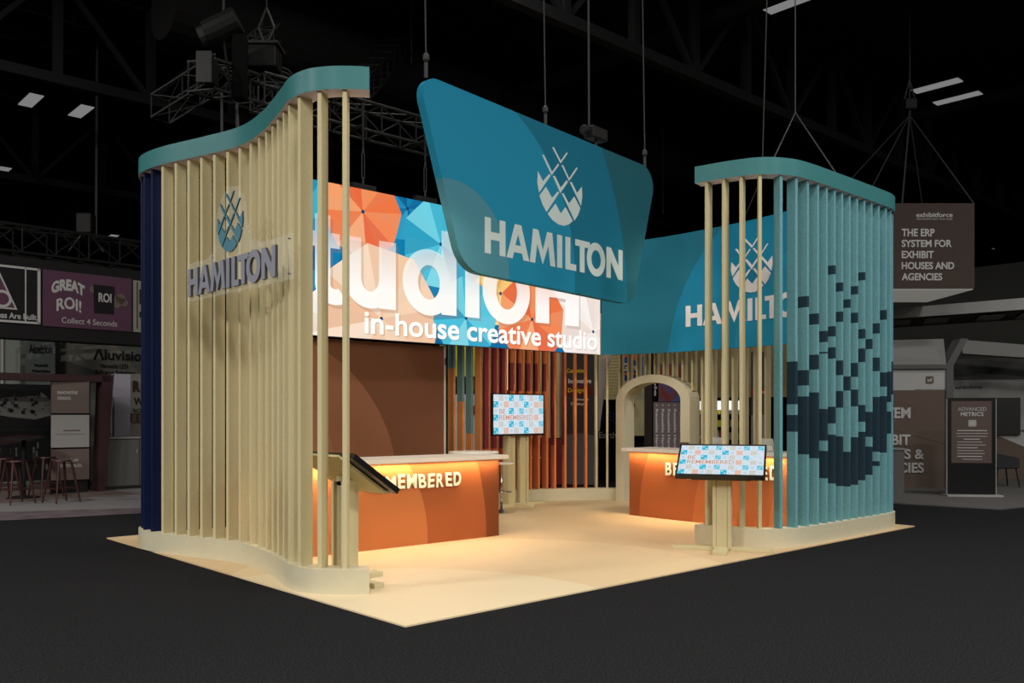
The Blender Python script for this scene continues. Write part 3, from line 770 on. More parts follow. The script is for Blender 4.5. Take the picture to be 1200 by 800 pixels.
tag(obj('lighting_truss', box_truss(W(405, 15, Zh(118, 15)), W(470, 19, Zh(52, 19)), .42, .022), M['truss']), 'dark truss rising behind the right end of the left slat wall header', 'truss')
cable([W(482, 19, Zh(0, 19)), W(482, 19, Zh(75, 19))], 'dark chain above the truss between left wall and hanging sign', .02, 'rigging_chain')
cable([W(776, 24, Zh(-10, 24)), W(777, 24, Zh(250, 24))], 'thin cable far behind, right of the hanging blue sign', .012)

# ------------------------------------------------------------------ storage wall, counters
bw = arc_mat('brown_wall_print', rgb(114,72,48), [(*circ3((2.36,2.28),(3.12,1.55),(3.38,.93)), rgb(146,96,68)), (*circ3((1.9,1.75),(2.2,1.5),(2.4,1.1)), rgb(156,106,78))], (1,0,0), (0,0,0), rough=.55)
sw = thing('storage_wall', 'brown printed closet wall beneath the bright video wall', 'partition wall', (2.9, 5.2, Z0))
obj('front_panel', MB().bx(1.45, 4.235, 4.93, 4.97, Z0, 2.47), bw, sw)
obj('side_panel', MB().bx(4.235, 4.27, 4.93, 5.75, Z0, 2.47), mat('white_side', rgb(190,180,165), .5), sw)
obj('side_panel', MB().bx(1.45, 1.485, 4.97, 5.75, Z0, 2.47), bw, sw)
obj('hinge', MB().tube((4.255,4.925,2.2),(4.255,4.925,2.3),.012,8), M['chrome'], sw)

def counter(lab, ctr, pts, inner, top_over, fmat, letters, name='counter'):
    """pts = front line in plan seen left to right; inner = vector to the back"""
    cv = Curve(pts, 1); n = cv.at(cv.len/2)[2]; k = 1 if (n[0]*inner[0]+n[1]*inner[1]) > 0 else -1
    if k < 0: cv.side = -1
    t = thing('counter', lab, 'counter', ctr)
    obj('body', cv.ribbon(MB(), 0, .55, Z0, .945, 0, 1, 1, 1), [fmat, M['white']], t)
    ed = cv.c
    # worktop overhangs the front and both ends
    T0 = cv.at(0)[1]; T1 = cv.at(cv.len)[1]
    ext = [(pts[0][0]-T0[0]*.10, pts[0][1]-T0[1]*.10)] + list(pts[1:-1]) + [(pts[-1][0]+T1[0]*.10, pts[-1][1]+T1[1]*.10)]
    c2 = Curve(ext, cv.side)
    obj('worktop', c2.ribbon(MB(), -.07, .62, .955, 1.0), M['white'], t, bevel=.006, label='white worktop')
    obj('light_channel', c2.ribbon(MB(), -.02, .02, .944, .956), M['white'], t)
    fr = lambda u, v, tt=0.0: (lambda q: Vector((q[0][0]-q[2][0]*tt, q[0][1]-q[2][1]*tt, v)))(cv.at(u))
    u0, u1, v0, v1 = letters
    word = 'BE REMEMBERED'; wd = {'B':.9,'E':.8,' ':.5,'R':.9,'M':1.15,'D':.95}
    tot = sum(wd[c] for c in word)+.24*(len(word)-1); x = u0; sc = (u1-u0)/tot; rs = random.Random(3); mb = MB()
    for i, c in enumerate(word):
        w = wd[c]*sc
        if c != ' ':
            jig = rs.uniform(-.012,.012); sh = rs.uniform(-.08,.08); vm = (v0+v1)/2
            ff = lambda a, b, tt=0.0, xc=x+w/2: fr(xc+(a-xc)+(b-vm)*sh, b+(a-xc)*sh+jig, tt)
            text(mb, c, ff, x, x+w, v0, v1, .006, .03, bold=.03, mi=0, side=1)
        x += w+.24*sc
    obj('lettering', mb, [M['letter_white'], M['letter_edge']], t, label='white raised letters reading BE REMEMBERED')
    return t, cv
fL = arc_mat('orange_counter_print', rgb(120,64,34), [(*circ3((3.25,.95),(3.34,.62),(3.40,.0)), rgb(160,88,48)), (*circ3((2.27,.93),(2.43,.62),(2.53,.01)), rgb(188,114,66)), (*circ3((1.08,.9),(1.26,.62),(1.34,.1)), rgb(200,128,78))], (1,0,0), (0,0,0), rough=.6, spec=.15)
cl, cvL = counter('orange reception counter with white top standing in front of the brown wall', (2.3, 3.3, Z0),
    [(.75,3.13),(1.62,3.10),(2.53,3.07),(3.60,3.04)], (0,1), .1, fL, (.62, 2.245, .655, .815))
fR = arc_mat('orange_counter_print_arcs', rgb(142,76,40), [(*circ3((3.08,.82),(3.16,.55),(3.21,-.03)), rgb(168,93,51)), (*circ3((2.11,.72),(2.19,.45),(2.26,.02)), rgb(182,106,60)), (*circ3((.95,.70),(1.06,.41),(1.12,.10)), rgb(198,124,76))], (0,1,0), (0,0,0), rough=.6, spec=.15)
cr, cvR = counter('orange reception counter with white top beneath the curved banner and archway', (6.8, 2.2, Z0),
    [(6.53,3.42),(6.49,2.8),(6.49,2.0),(6.55,1.25),(6.62,.85)], (1,0), .1, fR, (.72, 2.44, .645, .825))

# small things on the right counter
bx_ = MB().bx(6.66,6.74,2.50,2.60,1.0,1.1)
tag(obj('small_box', bx_, mat('brown_card', rgb(120,78,52), .7)), 'small brown box on the right counter beside the tilted kiosk screen', 'box')
for k, (y, lab) in enumerate(((1.30,'clear acrylic brochure holder on the right counter beside the first teal slat'),(2.05,'clear acrylic brochure holder on the right counter just above the kiosk screen top edge'))):
    t = thing('brochure_holder', lab, 'brochure holder', (6.75, y, 1.0))
    M['acr2'] = M.get('acr2') or mat('frosted_clear_acrylic', rgb(225,228,225), .1, spec=.7, alpha=.45)
    obj('back_plate', MB().box((6.80,y,1.09), (.006,.22,.18), ex=(.97,0,.25), ez=(-.25,0,.97)), M['acr2'], t)
    obj('foot', MB().box((6.75,y,1.004), (.12,.22,.006)), M['acr2'], t)
    obj('card', MB().box((6.785,y,1.05), (.008,.2,.07), ex=(.97,0,.25), ez=(-.25,0,.97)), M['white'], t)

# ------------------------------------------------------------------ high table and bar stool behind the left counter
tc_ = W(555, 12.0)
t = thing('high_table', 'small round white high table behind the right end of the left counter', 'table', (tc_.x, tc_.y, Z0))
obj('tabletop', MB().lathe((tc_.x,tc_.y,.965), [(0,0),(.32,0),(.34,.012),(.34,.026),(.33,.034),(0,.034)], 32), M['white'], t)
obj('pole', MB().tube((tc_.x,tc_.y,.03),(tc_.x,tc_.y,.965),.03,14), M['chrome'], t, smooth=True)
obj('foot', MB().lathe((tc_.x,tc_.y,Z0), [(0,0),(.24,0),(.24,.01),(.04,.03),(0,.03)], 28), M['chrome'], t)
sc_ = (5.36, 4.95)
t = thing('bar_stool', 'white seated chrome bar stool just past the right end of the left counter', 'bar stool', (sc_[0], sc_[1], Z0))
obj('seat', MB().lathe((sc_[0],sc_[1],.735), [(0,0),(.14,.0),(.185,.012),(.19,.028),(.17,.035),(0,.03)], 28), M['white'], t)
obj('pole', MB().tube((sc_[0],sc_[1],.04),(sc_[0],sc_[1],.735),.018,12).tube((sc_[0],sc_[1],.3),(sc_[0],sc_[1],.34),.03,12), M['chrome'], t, smooth=True)
obj('foot', MB().lathe((sc_[0],sc_[1],Z0), [(0,0),(.2,0),(.2,.008),(.05,.02),(.03,.05),(0,.05)], 28), M['chrome'], t)
rg = MB()
for k in range(16):
    a = 2*PI*k/16; b = 2*PI*(k+1)/16
    rg.tube((sc_[0]+.03+.13*math.cos(a), sc_[1]+.13*math.sin(a), .32),(sc_[0]+.03+.13*math.cos(b), sc_[1]+.13*math.sin(b), .32),.008,6)
obj('footrest', rg, M['chrome'], t)

# ------------------------------------------------------------------ monitors on stands
def tiles_mb(fr, Wd, Hd, t, cols=12, rows=6):
    """the screen picture: a patchwork of pale, cyan and tan tiles with the words BE REMEMBERED"""
    mb = MB()
    pal = {'w':0,'g':1,'c':2,'t':3,'b':4,'p':5}
    rowsP = ['wgwcwbwgwbwb','cwtwgwcwtwgw','w..cwbwgwbww','c.......twgw','wgwcwbwgwbwb','cwtwgwcwtwgw'] if cols == 12 else ['wgwcwbwgwb','cwtwgwcwtg','w..cwbwgwb','c.......tw','wgwcwbwgwb','cwtwgwcwtg']
    tw = Wd/cols; th = Hd/rows
    mb.add([fr(a,b,t) for a,b in ((-Wd/2,0),(Wd/2,0),(Wd/2,Hd),(-Wd/2,Hd))], [(0,1,2,3)], 0)
    for r in range(rows):
        for c in range(cols):
            k = rowsP[r][c]
            if k == '.': continue
            u = -Wd/2+c*tw; v = Hd-(r+1)*th; e = .004
            if k != 'w': mb.prism([(u+e,v+e),(u+tw-e,v+e),(u+tw-e,v+th-e),(u+e,v+th-e)], fr, t, t+.0006, pal[k])
            else:
                cx, cy_ = u+tw/2, v+th/2
                if (r+c) % 3 == 0:
                    for dx, dy in ((-.25,-.2),(.22,.25)):
                        mb.prism([(cx+dx*tw-.12*tw,cy_+dy*th),(cx+dx*tw,cy_+dy*th-.12*th),(cx+dx*tw+.12*tw,cy_+dy*th),(cx+dx*tw,cy_+dy*th+.12*th)], fr, t, t+.0006, 4)
                elif (r+c) % 3 == 1:
                    mb.prism([(u+.1*tw,v+.1*th),(u+.2*tw,v+.1*th),(u+.9*tw,v+.9*th),(u+.8*tw,v+.9*th)], fr, t, t+.0006, 6)
                    mb.prism([(u+.9*tw,v+.1*th),(u+.8*tw,v+.1*th),(u+.1*tw,v+.9*th),(u+.2*tw,v+.9*th)], fr, t, t+.0008, 6)
                else:
                    mb.prism([(cx+.3*tw*math.cos(a),cy_+.3*th*math.sin(a)) for a in [PI*q/5 for q in range(10)]], fr, t, t+.0006, 6)
            if k in 'cb':
                cx, cy_ = u+tw/2, v+th/2; q = 0 if k == 'c' else 2
                for dx, dy in (((-.22,.2),(.2,-.22)) if (r+c)%2 else ((0,0),)):
                    mb.prism([(cx+dx*tw+.14*tw*math.cos(a),cy_+dy*th+.14*th*math.sin(a)) for a in [PI*z/4 for z in range(8)]], fr, t+.0006, t+.001, q)
    c0 = -Wd/2+tw*1.15
    text(mb, 'BE', fr, c0, c0+tw*1.15, Hd-2.92*th, Hd-2.18*th, t+.001, t+.0016, bold=.01, mi=7)
    text(mb, 'REMEMBERED', fr, c0, c0+tw*6.7, Hd-3.85*th, Hd-3.12*th, t+.001, t+.0016, bold=.01, mi=7)
    return mb
SCR = [emat('tile_white', rgb(214,226,236), 1.0), emat('tile_grey', rgb(206,206,200), 1.0), emat('tile_cyan', rgb(52,184,212), 1.0),
       emat('tile_tan', rgb(226,188,170), 1.0), emat('tile_blue', rgb(140,206,224), 1.0), emat('tile_pink', rgb(226,206,208), 1.0), emat('tile_line', rgb(196,212,228), 1.0), emat('tile_word', rgb(206,152,128), 1.0)]
def monitor(name, lab, org, ex, ez, nrm, Wd, Hd, screen=True, cols=12):
    fr = frame(org, ex, nrm, ez); t = thing(name, lab, 'monitor', org)
    b = .02
    obj('case', MB().prism([(-Wd/2,0),(Wd/2,0),(Wd/2,Hd),(-Wd/2,Hd)], fr, -.045, 0), M['black'], t, bevel=.004)
    bz = MB()
    for q in ([(-Wd/2,0),(Wd/2,0),(Wd/2,b*1.5),(-Wd/2,b*1.5)], [(-Wd/2,Hd-b),(Wd/2,Hd-b),(Wd/2,Hd),(-Wd/2,Hd)], [(-Wd/2,b*1.5),(-Wd/2+b,b*1.5),(-Wd/2+b,Hd-b),(-Wd/2,Hd-b)], [(Wd/2-b,b*1.5),(Wd/2,b*1.5),(Wd/2,Hd-b),(Wd/2-b,Hd-b)]):
        bz.prism(q, fr, 0, .005)
    obj('bezel', bz, M['black'], t)
    fs = lambda u, v, tt=0.0: fr(u, v+b*1.5, tt)
    if screen: obj('screen', tiles_mb(fs, Wd-2*b, Hd-b*2.5, .0005, cols), SCR, t, label='lit screen of patchwork tiles reading BE REMEMBERED')
    else: obj('screen', MB().prism([(-Wd/2+b,b*1.5),(Wd/2-b,b*1.5),(Wd/2-b,Hd-b),(-Wd/2+b,Hd-b)], fr, .0002, .001), M['black'], t)
    return t, fr

def kiosk(lab_s, lab_m, x, y, nx, ny, name='kiosk_stand'):
    n = Vector((nx,ny,0)).normalized(); e = Vector((-n.y, n.x, 0))      # e: viewer's right when facing the screen
    e = Vector((0,0,1)).cross(n)
    c = Vector((x,y,0)); t = thing('kiosk_stand', lab_s, 'display stand', (x,y,Z0))
    # cross-shaped foot of boards, post of three laminated boards
    obj('foot_board', MB().box(c+Vector((0,0,Z0+.02)), (1.06,.10,.04), ex=e, ey=n), M['beige'], t, bevel=.004)
    obj('foot_board', MB().box(c+n*.17+Vector((0,0,Z0+.021)), (.15,.36,.042), ex=e, ey=n), M['beige'], t, bevel=.004)
    obj('foot_board', MB().box(c-n*.17+Vector((0,0,Z0+.021)), (.10,.28,.042), ex=e, ey=n), M['beige'], t, bevel=.004)
    obj('post', MB().box(c+Vector((0,0,.47)), (.12,.12,.86), ex=e, ey=n), M['beige'], t, bevel=.004)
    obj('post_cheek', MB().box(c+e*.08+n*-.01+Vector((0,0,.47)), (.038,.16,.86), ex=e, ey=n), M['beige'], t, bevel=.004)
    obj('post_cheek', MB().box(c-e*.08+n*-.01+Vector((0,0,.47)), (.038,.16,.86), ex=e, ey=n), M['beige'], t, bevel=.004)
    ph = math.radians(35); up = (-n*math.cos(ph)+Vector((0,0,math.sin(ph)))).normalized(); nr = (n*math.sin(ph)+Vector((0,0,math.cos(ph)))).normalized()
    o = c+n*.25+Vector((0,0,.835))
    obj('shelf_panel', MB().box(o+up*.325+nr*-.062, (.72,.60,.02), ex=e, ey=up, ez=nr), M['beige'], t, label='tilted cream shelf board')
    obj('wedge', MB().box(c+Vector((0,0,.90)), (.12,.12,.08), ex=e, ey=n), M['beige'], t)
    obj('mount_bar', MB().box(o+up*.04+nr*-.052, (.62,.05,.03), ex=e, ey=up, ez=nr), M['black'], t, label='black mounting bar')
    return monitor('kiosk_monitor', lab_m, o-e*.01, e, up, nr, .94, .565)
mR, _ = kiosk('cream wooden kiosk stand with a cross foot in front of the right counter', 'tilted monitor showing lit patchwork tiles on the front kiosk stand',
    4.60, .50, -.871, -.49)
mL, _ = kiosk('cream wooden kiosk stand behind the open end of the left slat wall', 'tilted black monitor seen from behind through the open slats of the left wall', .64, 1.79, 1, 0.0)
# rear television on twin posts
ty = 5.52
t = thing('television_stand', 'cream wooden twin post stand under the upright television near the rear wall', 'display stand', (6.3, ty, Z0))
for x in (6.12, 6.35):
    obj('post', MB().bx(x-.06, x+.06, ty-.0, ty+.09, .05, 1.45), M['beige'], t, bevel=.004)
for x in (6.03, 6.44):
    obj('post_edge', MB().bx(x-.02, x+.02, ty-.02, ty+.11, .05, 1.45), M['beige'], t)
obj('foot_board', MB().bx(5.85, 6.85, ty-.03, ty+.09, Z0, .052), M['beige'], t, bevel=.004)
obj('foot_board', MB().bx(6.15, 6.27, ty-.35, ty+.35, Z0, .056), M['beige'], t, bevel=.004)
monitor('television', 'upright television with lit patchwork tiles before the plum and orange slats', (6.20, ty-.06, 1.155), (1,0,0), (0,0,1), (0,-1,0), 1.15, .68, cols=10)

# ------------------------------------------------------------------ neighbouring stands
def panel(fr, u0, u1, v0, v1, t0, t1, mb=None, mi=0):
    return (mb or MB()).prism([(u0,v0),(u1,v0),(u1,v1),(u0,v1)], fr, t0, t1, mi)
def bframe(px0, d0, px1, d1):
    a = W(px0, d0); b = W(px1, d1); return frame(a, b-a), (b-a).length

# colours of the dim neighbouring stands
G = dict(
 black=M['bg_dark'], purple=mat('dusky_plum_print', rgb(84,52,72), .7), dgrey=mat('charcoal_print', rgb(58,60,60), .7), mgrey=mat('mid_grey_print', rgb(98,98,94), .7),
 lgrey=mat('light_grey_print', rgb(150,148,146), .7), tan=mat('dull_brown_print', rgb(104,90,84), .7), cream=mat('dull_cream_print', rgb(134,132,122), .7),
 maroon=mat('dark_maroon_panel', rgb(58,36,38), .7), txt=mat('pale_grey_lettering', rgb(176,174,172), .6), txtd=mat('black_lettering', rgb(10,10,10), .6),
 lav=mat('lavender_light_column', rgb(150,146,156), .5), green=mat('grey_green_print', rgb(112,118,110), .7), stool=mat('maroon_metal', rgb(70,42,40), .4, metal=.3),
 yellow=mat('yellow_print', rgb(240,226,60), .6), blue=mat('blue_print', rgb(24,70,150), .6), red=mat('red_print', rgb(150,34,34), .6), orange=mat('orange_print', rgb(214,100,40), .6))

# left: high fascia with printed panels
FZ0, FZ1 = 3.18, 4.22
ff, L = bframe(-60, 15.6, 176, 18.2)
def fu(px):       # run along the fascia for a view column
    lo, hi = 0, L
    for _ in range(40):
        m_ = (lo+hi)/2; p = ff(m_, 0); dx, dy = p.x-CAM[0], p.y-CAM[1]
        q = 600+1045*(dx*RT.x+dy*RT.y)/(dx*FW.x+dy*FW.y)
        if q < px: lo = m_
        else: hi = m_
    return lo
t = thing('fascia_sign', 'long dark overhead sign band at far left with triangle, GREAT ROI and cream panels', 'sign', ff(L/2, FZ0))
obj('band', panel(ff, 0, L, FZ0-.28, FZ1+.18, -.5, -.01), G['black'], t)
mb = MB(); u1 = fu(47); panel(ff, 0, u1, FZ0, FZ1-.0, 0, .01, mb, 0)
for q in ((0,u1,FZ1-.04,FZ1),(0,u1,FZ0,FZ0+.04),(u1-.05,u1,FZ0,FZ1),(fu(29),fu(29)+.02,FZ0+.04,FZ1)): panel(ff, *q, .01, .02, mb, 1)
mb.prism([(fu(-22),FZ0+.24),(fu(-2),FZ1-.1),(fu(20),FZ0+.24)], ff, .01, .02, 1)
mb.prism([(fu(-19),FZ0+.27),(fu(-2),FZ1-.18),(fu(17),FZ0+.27)], ff, .02, .025, 2)
mb.prism([(fu(2)+.16*math.cos(a), FZ0+.42+.16*math.sin(a)) for a in [PI*k/10 for k in range(20)]], ff, .025, .03, 1)
mb.prism([(fu(2)+.11*math.cos(a), FZ0+.42+.11*math.sin(a)) for a in [PI*k/10 for k in range(20)]], ff, .03, .035, 2)
text(mb, 'ideas Are Built.', ff, fu(-10), fu(44), FZ0+.07, FZ0+.18, .02, .022, mi=1)
obj('triangle_panel', mb, [G['black'], G['txt'], G['purple']], t, label='black panel with a triangle emblem')
mb = MB(); a, b = fu(54), fu(153); panel(ff, fu(50), fu(154), FZ0-.02, FZ1, 0, .01, mb, 0)
mb2 = (a+b)/2
text(mb, 'GREAT', ff, fu(60), fu(99), FZ0+.58, FZ0+.80, .012, .016, bold=.05, mi=1, arch=.10)
text(mb, 'ROI!', ff, fu(66), fu(95), FZ0+.27, FZ0+.50, .012, .016, bold=.025, mi=1, arch=.06)
text(mb, 'Collect 4 Seconds', ff, fu(72), fu(137), FZ0+.06, FZ0+.17, .012, .016, bold=.0, mi=1)
mb.prism([(fu(110),FZ0+.30),(fu(133),FZ0+.30),(fu(134),FZ0+.85),(fu(109),FZ0+.85)], ff, .012, .02, 2)
for cx, cz, r in ((136,.55,.12),(141,.62,.10),(145,.55,.08),(109,.75,.07)):
    mb.prism([(fu(cx)+r*math.cos(q), FZ0+cz+r*math.sin(q)) for q in [PI*k/8 for k in range(16)]], ff, .012, .018, 3)
text(mb, 'ROI', ff, fu(115), fu(130), FZ0+.52, FZ0+.70, .021, .025, bold=.03, mi=1)
obj('plum_panel', mb, [G['purple'], G['txt'], G['black'], G['tan']], t, label='plum panel reading GREAT ROI! Collect 4 Seconds')
mb = MB(); panel(ff, fu(156), L, FZ0-.02, FZ1-.02, 0, .01, mb, 0)
panel(ff, fu(160), fu(160)+.02, FZ0+.05, FZ1-.05, .01, .014, mb, 1); panel(ff, fu(163), L, FZ0+.55, FZ0+.85, .01, .014, mb, 1); panel(ff, fu(163), L, FZ0+.28, FZ0+.40, .01, .014, mb, 1)
obj('cream_panel', mb, [G['cream'], G['black']], t, label='cream panel with black marks')
# truss over the fascia
tag(obj('lighting_truss', box_truss(ff(0,4.75,-.3), ff(L,4.75,-.3), .5, .03), M['truss']), 'dark box truss running just above the neighbouring sign band at far left', 'truss')
p = ff(fu(108), 5.0, -.3)
t = thing('chain_hoist', 'dark hoist motor above the truss over the neighbouring sign band', 'hoist', p)
obj('motor', MB().box(p+Vector((0,0,.25)), (.3,.25,.4), ex=RT, ey=FW), M['truss'], t, bevel=.03)
obj('bridle', MB().path([p+RT*-.35+Vector((0,0,-.3)), p+Vector((0,0,.15)), p+RT*.35+Vector((0,0,-.3))], .02, 5), M['truss_lit'], t)

# Aluvision backwall
af2, L2 = bframe(24, 19.0, 176, 20.6)
wp_, wl_ = bframe(-60, 19.4, 34, 19.6)
mb = MB(); panel(wp_, 0, wl_, 0, Zh(392,19.5), -.1, 0, mb); panel(wp_, wl_*.66, wl_*.69, 0, Zh(392,19.5), .0, .04, mb, 1)
tag(obj('backdrop_wall', mb, [G['green'], G['lgrey']]), 'plain grey-green backdrop left of the narrow dark tower panel at far left', 'backdrop')
z0, z1 = Zh(440, 19.5)-.9, Zh(392, 19.5)
t = thing('backdrop_wall', 'grey-green backdrop reading Aluvision Versatile LED and Frame Solutions beneath the sign band', 'backdrop', af2(L2/2, 0))
mb = MB(); panel(af2, 0, L2, 0, z1, -.1, 0, mb, 0)
k = L2/152.
mb.prism([(0,2.0),(1.9,2.0),(1.9,2.35),(0,2.95)], af2, 0, .01, 1)
mb.prism([(k*48,z1),(k*100,z1),(k*150,2.2),(k*48,2.2)], af2, .0, .008, 2)
text(mb, '\u039bluvision', af2, k*82, k*150, 2.72, 2.97, .012, .02, bold=.03, mi=3)
text(mb, 'Versatile LED', af2, k*90, k*124, 2.54, 2.64, .012, .02, bold=.01, mi=3)
text(mb, '& Frame Solutions', af2, k*84, k*133, 2.40, 2.50, .012, .02, bold=.01, mi=3)
mb.prism([(k*98+.22*math.cos(a), z1-.03+.10*math.sin(a)) for a in [PI+PI*q/10 for q in range(11)]], af2, .008, .02, 3)
obj('print', mb, [G['green'], G['mgrey'], G['cream'], G['txtd']], t)
mb = MB(); panel(af2, k*36, k*38, 0, z1, .05, .10, mb); obj('pale_post', mb, G['lgrey'], t)
bt = frame(W(30, 18.95), W(60,19.15)-W(30,18.95))
mb = MB(); panel(bt, 0, .56, 2.0, 3.25, -.06, 0, mb, 0)
text(mb, 'Aluvision', bt, .06, .50, 2.80, 3.0, .005, .012, bold=.015, mi=1)
text(mb, 'Versatile LED', bt, .16, .42, 2.52, 2.58, .005, .012, mi=1); text(mb, '& Frame Solutions', bt, .12, .46, 2.40, 2.46, .005, .012, mi=1)
panel(bt, .02, .06, 0, 2.0, -.05, -.01, mb); panel(bt, .50, .54, 0, 2.0, -.05, -.01, mb)
tag(obj('tower_panel', mb, [mat('mid_charcoal_print', rgb(98,104,102), .7), G['txtd']]), 'narrow dark grey panel repeating the Aluvision name at far left', 'sign panel')

# dark stand below with posts, light boxes, photo wall
pb, L3 = bframe(-40, 15.6, 130, 17.4)
t = thing('stand_portal', 'dark maroon portal frame of the neighbouring stand at far left', 'portal frame', pb(L3/2, 0))
obj('beam', panel(pb, 0, L3, Zh(446,16.6), Zh(438,16.6), -.35, 0), G['maroon'], t)
mb = MB(); mb.prism([(L3-.26,0),(L3-.12,0),(L3-.02,1.2),(L3+.06,Zh(439,17.3)),(L3-.16,Zh(439,17.3)),(L3-.20,1.2)], pb, -.3, 0)
obj('curved_leg', mb, G['maroon'], t)
obj('recess_shade_panel', panel(pb, L3-.62, L3-.2, 0, Zh(446,17.3), -.9, -.5), mat('recess_shade_brown', rgb(34,24,26), .8), t)  # dark panel, its colour stands for the shade inside the portal
tag(obj('stand_platform', MB().prism([(-1.5,0),(L3+.1,0),(L3+.1,.01),(-1.5,.01)], pb, -4, 1.1), G['tan']), 'low brown platform of the neighbouring stand under its stools', 'platform')
# aisle carpet of pale grey and a plum border mat
cg = mat('pale_grey_aisle_carpet', rgb(120,118,118), .9, speck=.1, speckscale=30)
q = [W(-120,12.6), W(172,13.8), W(176,18.5), W(-120,17.0)]
mb = MB(); mb.add([(v.x,v.y,.006) for v in q]+[(v.x,v.y,.0) for v in q], [(0,1,2,3),(4,7,6,5),(0,4,5,1),(1,5,6,2),(2,6,7,3),(3,7,4,0)])
tag(obj('aisle_carpet', mb, cg), 'pale grey carpet in front of the neighbouring stand at far left', 'carpet')
q = [W(-120,12.2), W(20,12.6), W(172,13.5), W(172,14.2), W(0,13.6), W(-120,13.2)]
mb = MB(); mb.add([(v.x,v.y,.012) for v in q]+[(v.x,v.y,.006) for v in q], [(0,1,2,3,4,5),(11,10,9,8,7,6)]+[(i,6+i,6+(i+1)%6,(i+1)%6) for i in range(6)])
tag(obj('printed_mat', mb, mat('dusky_printed_mat', rgb(96,84,88), .9, speck=.35, speckscale=3)), 'dusky plum patterned mat strip on the pale carpet at far left', 'mat')
# light box tower
tw, _ = bframe(60, 16.7, 101, 17.1)
w = .66
t = thing('light_box_tower', 'tower of three stacked square panels, brown, pale grey and brown, at far left', 'display tower', tw(w/2, 0))
zs = [(Zh(484,16.9), Zh(446,16.9)), (Zh(524,16.9), Zh(486,16.9)), (Zh(562,16.9), Zh(526,16.9))]
obj('back_frame', panel(tw, .02, w-.02, 0, 2.2, -.12, -.01), G['black'], t)
for (a, b), mt_, lines in zip(zs, (G['tan'], G['lgrey'], G['tan']), ((('INNOVATIVE',.10,.45),('DESIGNS.',.10,.34)), (('50 YEARS STRONG',.2,.6),), (('PREMIUM',.14,.46),('RENTABLES.',.10,.54)))):
    mb = MB(); panel(tw, 0, w, a, b, -.02, .03, mb, 0); h = b-a
    for i, (tx, u0, u1) in enumerate(lines):
        if tx[0] == '5': panel(tw, .2, .5, a+h*.5, a+h*.54, .03, .033, mb, 2); panel(tw, .08, .58, a+h*.40, a+h*.415, .03, .033, mb, 2)
        else: text(mb, tx, tw, u0, u1, a+h*(.58-.17*i), a+h*(.68-.17*i), .031, .036, bold=.03, mi=1)
    obj('light_panel', mb, [mt_, G['txt'], G['tan']], t)
# photo wall
pw, _ = bframe(-12, 17.0, 60, 17.8)
mb = MB(); panel(pw, 0, 1.25, .2, Zh(450,17.4), -.08, 0, mb, 0)
rp = random.Random(5)
mb.prism([(.1,1.5),(.35,1.45),(.8,1.4),(1.1,1.48),(1.15,1.75),(.9,1.95),(.5,1.85),(.2,1.82)], pw, .0, .004, 2)
for k in range(34):
    a = rp.uniform(.15,1.05); b = rp.uniform(1.45,1.85); s_ = rp.uniform(.02,.07)
    mb.prism([(a,b),(a+s_,b),(a+s_,b+s_),(a,b+s_)], pw, .004, .007, rp.choice((0,1,3)))
mb.prism([(.45,1.84),(.9,1.88),(.9,1.95),(.45,1.93)], pw, .007, .01, 0)
mb.prism([(1.25*.5+.6*math.cos(a), 1.38+.13*math.sin(a)) for a in [PI+PI*k/14 for k in range(15)]], pw, 0, .005, 0)
mb.prism([(.1,.9),(.9,1.0),(.95,1.08),(.5,1.1),(.1,1.05)], pw, 0, .004, 3)
for k in range(16):
    a = rp.uniform(.05,1.15); b = rp.uniform(.3,.85); mb.prism([(a,b),(a+.03,b),(a+.03,b+.12),(a,b+.12)], pw, 0, .005, rp.choice((1,2,3)))
tag(obj('photo_wall', mb, [G['black'], G['dgrey'], G['mgrey'], G['maroon']]), 'black wall with dim printed photographs of display stands at far left', 'display wall')
# lavender light column, cabinet, product display
lcf, _ = bframe(134, 18.2, 168, 18.6)
tag(obj('light_column', MB().prism([(.0,.95),(.32,.95),(.32,Zh(438,18.3)),(.0,Zh(438,18.3))], lcf, -.2, 0), G['lav']), 'pale lavender glowing column on the grey cabinet at far left', 'light column')
cbf, _ = bframe(124, 17.6, 176, 18.2)
t = thing('cabinet', 'grey low cabinet beside the navy slats at far left', 'cabinet', cbf(.5, 0))
hz = Zh(512, 17.8)
obj('body', panel(cbf, 0, 1.0, .06, hz-.03, -.5, 0), G['mgrey'], t); obj('cabinet_top', panel(cbf, -.02, 1.02, hz-.03, hz, -.52, .03), G['lgrey'], t)
obj('plinth', panel(cbf, .03, .98, 0, .06, -.5, -.03), G['dgrey'], t)
d_ = obj('door', panel(cbf, .02, .64, .08, hz-.05, 0, .018), G['mgrey'], t); obj('handle', MB().tube(cbf(.60,.72,.03), cbf(.60,.80,.03), .008, 6), G['txt'], d_)
d_ = obj('door', panel(cbf, .66, .98, .08, hz-.05, 0, .018), G['mgrey'], t); obj('handle', MB().tube(cbf(.69,.72,.03), cbf(.69,.80,.03), .008, 6), G['txt'], d_)
pf, _ = bframe(152, 18.9, 180, 19.2)
mb = MB(); panel(pf, 0, .7, .9, 2.36, -.06, 0, mb, 0)
text(mb, 'R', pf, .06, .22, 1.98, 2.22, .004, .012, bold=.07, mi=1); text(mb, 'Wi', pf, .08, .30, 1.70, 1.86, .004, .012, bold=.03, mi=2); text(mb, 'SOFT', pf, .06, .4, 1.54, 1.62, .004, .012, bold=.02, mi=2)
panel(pf, 0, .7, 1.34, 1.52, 0, .01, mb, 1)
for k in range(4): panel(pf, .04+k*.12, .13+k*.12, 1.33, 1.5, .01, .04, mb, 3)
tag(obj('display_wall', mb, [G['cream'], G['maroon'], G['txtd'], G['tan']]), 'tan display wall with a big dark R beside the navy slats', 'display wall')
